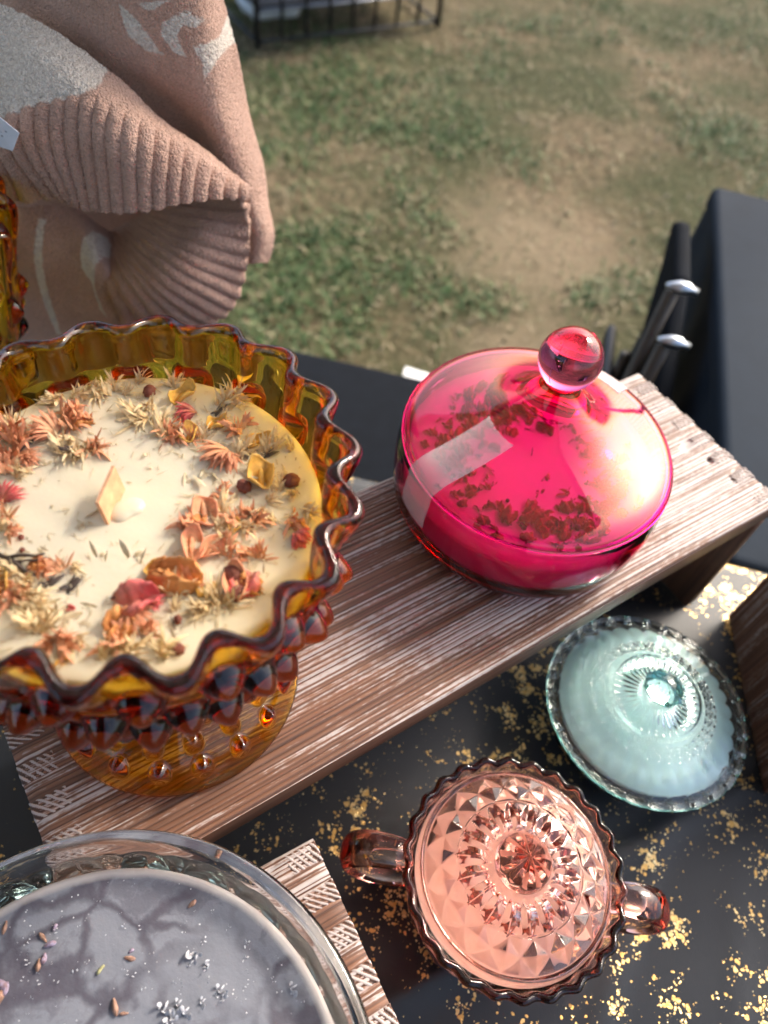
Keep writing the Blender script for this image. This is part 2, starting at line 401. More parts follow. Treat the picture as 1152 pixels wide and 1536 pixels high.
# ------------------------------------------------------------------ amber hobnail compote
AMBER = glass('amber_glass', (30, 118, 620), bumps=0.03, bscale=70)
def bumps_field(rows):
    """rows: (z, count, phase, half height, depth); returns field(theta, z)"""
    def f(T, z):
        out = np.zeros_like(z)
        for (z0, n, ph, hh, hw_, dep) in rows:
            a = (T / (2 * PI) * n + ph); a = (a - np.round(a)) / n * 2 * PI     # nearest knob
            d2 = (a / hw_) ** 2 + ((z - z0) / hh) ** 2
            out = np.maximum(out, dep * np.clip(1 - np.sqrt(d2 + 0.06), 0, 1) ** 0.75 * 1.18)
        return out
    return f
N_RUF = 18
def compote_profile():
    inner = catmull([(0.0006, 0.188), (0.028, 0.189), (0.046, 0.197), (0.056, 0.212), (0.0618, 0.230), (0.0632, 0.245), (0.0650, 0.256), (0.0662, 0.2635)], 9)
    rimc = [(0.0690 - 0.0029 * math.cos(a), 0.2662 + 0.0029 * math.sin(a)) for a in np.linspace(-0.35, PI + 0.35, 15)]
    outer = catmull([(0.0714, 0.2635), (0.0698, 0.257), (0.0678, 0.250), (0.0664, 0.240), (0.0650, 0.228), (0.0610, 0.214), (0.052, 0.199), (0.036, 0.187), (0.018, 0.180), (0.0125, 0.172), (0.0135, 0.162), (0.022, 0.1535), (0.036, 0.145), (0.0475, 0.134), (0.0525, 0.126), (0.0552, 0.1212), (0.0550, 0.1192)], 11)
    under = catmull([(0.0530, 0.1186), (0.0505, 0.1215), (0.0455, 0.1305), (0.0345, 0.1412), (0.0205, 0.1495), (0.011, 0.1545), (0.0006, 0.1570)], 7)
    P = [(r, z, 0) for r, z in inner] + [(r, z, 0) for r, z in rimc] + [(r, z, 1) for r, z in outer] + [(r, z, 2) for r, z in under]
    return P
fb = bumps_field([(0.2440, 18, 0.5, 0.0070, 0.110, 0.0085), (0.2310, 18, 0.0, 0.0074, 0.115, 0.0092), (0.2185, 18, 0.5, 0.0078, 0.122, 0.009), (0.2040, 18, 0.0, 0.0075, 0.13, 0.007)])
ff = bumps_field([(0.1475, 12, 0.0, 0.0036, 0.13, 0.0048), (0.1405, 16, 0.5, 0.0036, 0.105, 0.0055), (0.1310, 18, 0.0, 0.0048, 0.095, 0.0058)])
def compote_disp(T, r, z, w_):
    wv = sstep(z, 0.230, 0.264)
    c = np.cos(N_RUF * T + 0.25 * np.sin(T * 2))
    c = c * (1.16 - 0.16 * c * c)
    rr = r + wv * (0.0038 * c + 0.0007 * np.sin(3 * T)); zz = z + wv * (0.0016 * np.sin(2 * T + 1) - 0.0012 * c)
    out = (w_ > 0.5) & (w_ < 1.5)
    hb = fb(T, z) * out * (z > 0.19)
    hf = ff(T, z) * out * (z < 0.16)
    return rr + hb + hf * 0.55, zz - hb * 0.12 + hf * 0.8
root = thing('amber_compote_candle', 'large amber hobnail glass compote with ruffled rim and cream candle topped with dried flowers', 'candle', (0.0278, 0.1585, 0.118))
bowl = lathe('compote_glass', [(r, z - 0.118, w_) for r, z, w_ in [(a, b, c) for a, b, c in compote_profile()]], 720, AMBER, root,
             disp=lambda T, r, z, w_: (lambda q: (q[0], q[1] - 0.118))(compote_disp(T, r, z + 0.118, w_)))
def wax_material(name, col, edge=None, veins=None, rough=0.42, sss=0.25, rad=(0.006, 0.004, 0.0025), r0=0.05, r1=0.06, bscale=60, bump=0.25):
    g = NG(name); v = g.coord()
    c = g.mix(g.ramp(g.noise(v, 26, 4), [(0.35, 0), (0.7, 1)]), col, tuple(min(1, x * 1.06) for x in col))
    if veins:
        dv = g.n('VectorMath', {0: v, 1: g.n('VectorMath', {0: g.n('TexNoise', {'Vector': v, 'Scale': 45.0, 'Detail': 4.0}).outputs[1], 1: (0.026, 0.026, 0.026)}, operation='MULTIPLY').outputs[0]}, operation='ADD').outputs[0]
        vo = g.n('TexVoronoi', {'Vector': dv, 'Scale': 48.0}, feature='DISTANCE_TO_EDGE').outputs[0]
        vn = g.ramp(vo, [(0.0, 0.9), (0.05, 0.75), (0.13, 0.0)])
        msk = g.ramp(g.noise(v, 22, 3), [(0.30, 0), (0.5, 1)])
        pt = g.ramp(g.noise(dv, 34, 6, 0.75), [(0.50, 0), (0.58, 1)])
        c = g.mix(g.math('MULTIPLY', vn, msk), c, veins)
        c = g.mix(g.math('MULTIPLY', pt, 0.5), c, tuple(x * 1.15 for x in veins))
        sp = g.n('TexVoronoi', {'Vector': v, 'Scale': 420.0}).outputs['Distance']
        c = g.mix(g.math('MULTIPLY', g.math('LESS_THAN', sp, 0.11), g.ramp(g.noise(v, 60, 2), [(0.5, 0), (0.6, 1)])), c, (0.75, 0.76, 0.78))
    if edge:
        ln = g.n('VectorMath', {0: g.n('VectorMath', {0: g.n('TexCoord').outputs['Object'], 1: (1, 1, 0)}, operation='MULTIPLY').outputs[0]}, operation='LENGTH').outputs['Value']
        f = g.n('MapRange', {'Value': g.math('ADD', ln, g.math('MULTIPLY', g.noise(v, 90, 3), 0.002)), 'From Min': r0, 'From Max': r1}).outputs[0]
        c = g.mix(f, c, edge)
    nrm = g.bump(g.math('ADD', g.noise(v, bscale, 5), g.math('MULTIPLY', g.noise(v, 700, 2), 0.12)), bump, 0.0012)
    return g.done(g.n('BsdfPrincipled', {'Base Color': c, 'Roughness': rough, 'Subsurface Weight': sss, 'Subsurface Radius': rad, 'Subsurface Scale': 1.0,
                                          'Normal': nrm, 'Specular IOR Level': 0.4}))
CREAM = wax_material('cream_wax', (0.74, 0.66, 0.50), rough=0.38)
def wax_top(r, seed, amp=0.0004):
    def d(T, rr, z, w_):
        x, y = rr * np.cos(T), rr * np.sin(T)
        return rr, z + (w_ > 0.5) * amp * (np.sin(x * 190 + seed) * np.cos(y * 160) + 0.6 * np.sin(x * 420 + y * 300))
    return d
wz = 0.2485 - 0.118
wax = lathe('wax', [(0.0004, 0.190 - 0.118 + 0.0007, 0), (0.027, 0.0720, 0), (0.0452, 0.0800, 0), (0.0552, 0.0945, 0), (0.0602, 0.110, 0), (0.0615, wz - 0.004, 0), (0.0617, wz - 0.0008, 0), (0.0607, wz, 1)]
            + [(r, wz, 1) for r in np.linspace(0.057, 0.0004, 30)], 180, CREAM, root, disp=wax_top(0.06, 1, 0.00012))

# --- dried flower pieces: a few shapes, shared by all the pieces of their sort
def petal_mat(name, a, b, rough=0.7, trans=0.0, fib=1.0):
    g = NG(name); h = g.n('Attribute', attribute_name='ridge').outputs['Fac']
    v = g.coord(scale=(1, 1, 1)); n = g.noise(v, 900, 3)
    c = g.mix(g.ramp(h, [(0.1, 0), (0.9, 1)]), a, b)
    c = g.mix(g.ramp(n, [(0.35, 0), (0.7, 0.5)]), c, tuple(x * 0.55 for x in a))
    return g.done(g.n('BsdfPrincipled', {'Base Color': c, 'Roughness': rough, 'Subsurface Weight': 0.1, 'Subsurface Radius': (0.002, 0.001, 0.0007),
                                          'Normal': g.bump(n, 0.4 * fib, 0.0004)}))
STRAW = petal_mat('straw_bract', (0.74, 0.51, 0.25), (0.92, 0.77, 0.48))
PINKP = petal_mat('dusty_pink_bract', (0.74, 0.42, 0.22), (0.88, 0.36, 0.20))
REDP = petal_mat('red_pink_petal', (0.62, 0.28, 0.20), (0.78, 0.10, 0.12))
ORANGEP = petal_mat('orange_petal', (0.55, 0.20, 0.05), (0.88, 0.42, 0.14))
POD = petal_mat('yellow_pod', (0.72, 0.38, 0.06), (0.86, 0.52, 0.12), rough=0.45, fib=0.4)
TWIGM = petal_mat('dark_twig', (0.05, 0.035, 0.03), (0.14, 0.10, 0.08))
BERRYM = petal_mat('brown_berry', (0.13, 0.03, 0.02), (0.30, 0.08, 0.04))
PALEC = petal_mat('pale_chaff', (0.62, 0.48, 0.28), (0.84, 0.75, 0.55))

def blade(L, W, th0, el, curl, V, F, H, off=(0, 0, 0), n=4, roll=0.0):
    b = len(V); cx, sx = math.cos(th0), math.sin(th0)
    for i in range(n + 1):
        u = i / n; a = el + curl * u; wd = W * math.sin(PI * (0.12 + 0.86 * u)) ** 0.8 * 0.5
        d = L * u; x = d * math.cos(el + curl * u * 0.5); z = d * math.sin(el + curl * u * 0.5)
        for s_ in (-1, 0, 1):
            yy = wd * s_; zz = z + (0.35 * wd if s_ == 0 else 0) + roll * s_ * wd
            V.append((off[0] + x * cx - yy * sx, off[1] + x * sx + yy * cx, off[2] + zz)); H.append(u)
    for i in range(n):
        for k in range(2): F.append((b + i * 3 + k, b + (i + 1) * 3 + k, b + (i + 1) * 3 + k + 1, b + i * 3 + k + 1))
def husk(seed, mat, n=14, L=0.0045, W=0.0011, spread=1.1, el=(0.1, 1.1), name='dried_bract'):
    r_ = random.Random(seed); V = []; F = []; H = []
    for i in range(n):
        blade(L * r_.uniform(0.35, 1.3), W * r_.uniform(0.5, 1.7), r_.gauss(0, spread), r_.uniform(*el), r_.uniform(-2.2, 1.4), V, F, H,
              off=(r_.uniform(-0.0014, 0.0014), r_.uniform(-0.0012, 0.0012), r_.uniform(0, 0.0012)), roll=r_.uniform(-1.2, 1.2))
    return mesh(name, V, F, mat, None, True, attr={'ridge': H})
def fan(seed, mat, L=0.0062, name='dried_petal', arc=1.9, n=54, W=0.0008):
    """half flower head: many overlapping narrow blades on a domed fan"""
    r_ = random.Random(seed); V = []; F = []; H = []
    for i in range(n):
        t = -arc / 2 + arc * i / (n - 1) + r_.uniform(-0.05, 0.05)
        blade(L * (0.82 + 0.18 * math.cos(t * 1.1)) * r_.uniform(0.6, 1.1), W * r_.uniform(0.7, 1.4), t + r_.gauss(0, 0.12), r_.uniform(0.45, 1.15), r_.uniform(-1.7, -0.5), V, F, H, off=(0, 0, r_.uniform(0, 0.0006)), n=6)
    return mesh(name, V, F, mat, None, True, attr={'ridge': H})
def crumple(seed, mat, L=0.006, name='dried_petal'):
    """a folded broad petal"""
    V = []; F = []; H = []; n = 14
    for i in range(n + 1):
        for j in range(n + 1):
            u, v_ = i / n, j / n; x = (u - 0.5) * L * 1.25; y = (v_ - 0.5) * L * (0.55 + 0.6 * math.sin(PI * u))
            x += 0.0010 * mn.noise(Vector((u * 6, v_ * 6, seed + 3))); y += 0.0012 * mn.noise(Vector((u * 6, v_ * 6, seed + 7)))
            z = 0.0019 * math.sin(v_ * 9 + seed + 2 * u) * (0.4 + u) + 0.0010 * mn.noise(Vector((u * 5 + seed, v_ * 5, seed))) + 0.0022 * math.sin(PI * u) + 0.0006
            V.append((x, y, z)); H.append(min(1, max(0, u * 0.8 + 0.3 * mn.noise(Vector((u * 4, v_ * 16, seed))) + 0.1)))
    m = n + 1
    for i in range(n):
        for j in range(n): F.append((i * m + j, (i + 1) * m + j, (i + 1) * m + j + 1, i * m + j + 1))
    o = mesh(name, V, F, mat, None, True, attr={'ridge': H}); s_ = o.modifiers.new('thickness', 'SOLIDIFY'); s_.thickness = 0.00025; return o
def cup(seed, mat, L=0.0042, name='seed_pod'):
    V = []; F = []; H = []; n, m = 14, 8
    for j in range(m):
        ph = (0.03 + 0.47 * j / (m - 1)) * PI
        for i in range(n):
            a = 2 * PI * i / n; V.append((L * math.sin(ph) * math.cos(a), L * 0.68 * math.sin(ph) * math.sin(a), L * 0.62 * (1 - math.cos(ph)) + 0.0002 * math.sin(3 * a + seed) * j)); H.append(j / (m - 1))
    for j in range(m - 1):
        for i in range(n): F.append((j * n + i, j * n + (i + 1) % n, (j + 1) * n + (i + 1) % n, (j + 1) * n + i))
    F.append(tuple(range(n))[::-1])
    blade(L * 1.5, L * 0.3, 0, 0.1, -0.3, V, F, H, off=(-L * 0.75, 0, L * 0.25)); pass
    o = mesh(name, V, F, mat, None, True, attr={'ridge': H}); s_ = o.modifiers.new('thickness', 'SOLIDIFY'); s_.thickness = 0.0003; return o
def berry(seed, mat, r=0.0019, name='dried_berry'):
    V = []; F = []; H = []; n, m = 14, 9
    for j in range(m + 1):
        for i in range(n):
            ph = PI * j / m; a = 2 * PI * i / n; q = r * (1 + 0.14 * mn.noise(Vector((math.cos(a) * 3, math.sin(a) * 3, ph * 3 + seed))) * 2)
            V.append((q * math.sin(ph) * math.cos(a), q * math.sin(ph) * math.sin(a), r * 0.8 + q * 0.85 * math.cos(ph))); H.append(0.5 + 0.5 * mn.noise(Vector((a * 3, ph * 4, seed))))
    for j in range(m):
        for i in range(n): F.append((j * n + i, (j + 1) * n + i, (j + 1) * n + (i + 1) % n, j * n + (i + 1) % n))
    return mesh(name, V, F, mat, None, True, attr={'ridge': H})
def twig(seed, mat, L=0.009, r=0.0004, name='twig'):
    r_ = random.Random(seed); pts = [(L * k / 5, r_.uniform(-0.0006, 0.0006), 0.0006 + r_.uniform(0, 0.0008)) for k in range(6)]
    o = tube(name, pts, [r * r_.uniform(0.6, 1.3) for _ in pts], mat, None, 6)
    me = o.data; at = me.attributes.new('ridge', 'FLOAT', 'POINT'); at.data.foreach_set('value', [r_.random() for _ in me.vertices]); return o

PROTO = {
    's': [husk(1, STRAW, 34, 0.0054, 0.00062), husk(2, STRAW, 26, 0.0048, 0.00055, spread=0.6), husk(3, STRAW, 40, 0.0042, 0.00060, spread=1.3), husk(52, STRAW, 30, 0.0036, 0.0010, spread=1.5), husk(53, STRAW, 24, 0.0058, 0.0006, spread=0.35)],
    'p': [husk(4, PINKP, 30, 0.0046, 0.0008, 0.8), husk(5, PINKP, 22, 0.0044, 0.0009, 0.5), crumple(54, PINKP, 0.0058), husk(55, ORANGEP, 20, 0.0040, 0.0011, 0.9)],
    'f': [fan(6, PINKP), fan(7, PINKP, 0.0056, arc=2.5)],
    'r': [fan(8, REDP, 0.0054, arc=1.6), fan(9, REDP, 0.0048, arc=2.2)],
    'o': [crumple(10, ORANGEP, 0.0075), crumple(11, ORANGEP, 0.0066)],
    'k': [crumple(12, REDP, 0.0078)],
    'y': [cup(13, POD, 0.0042), cup(14, POD, 0.0036)],
    'c': [cup(15, PINKP, 0.0045)],
    'b': [berry(16, BERRYM), berry(17, BERRYM, 0.0016)],
    't': [twig(18, TWIGM), twig(19, TWIGM, 0.006, 0.0003)],
    'w': [husk(20, PALEC, 4, 0.0034, 0.0007, 0.5, (0.0, 0.35)), husk(21, PALEC, 2, 0.0026, 0.0006, 0.8, (0.0, 0.2)), husk(22, PALEC, 1, 0.0022, 0.0006, 0.3, (0.0, 0.1))],
    'd': [husk(23, TWIGM, 4, 0.0040, 0.0009, 0.3, (0.0, 0.4))],
}
_used = set(); _rs = random.Random(77)
def piece(kind, i, parent, x, y, z, rz, sc=1.0, tilt=(0, 0)):
    p = PROTO[kind][i % len(PROTO[kind])]
    nm = p.data.name.split('.')[0]
    if p.name not in _used: o = p; _used.add(p.name); keep = p.name
    else: o = inst(p, nm)
    o.parent = parent; o.location = (x, y, z); o.rotation_euler = (tilt[0], tilt[1], rz); o.scale = (sc * _rs.uniform(0.85, 1.15), sc * _rs.uniform(0.75, 1.15), sc * _rs.uniform(0.8, 1.1))
    return o
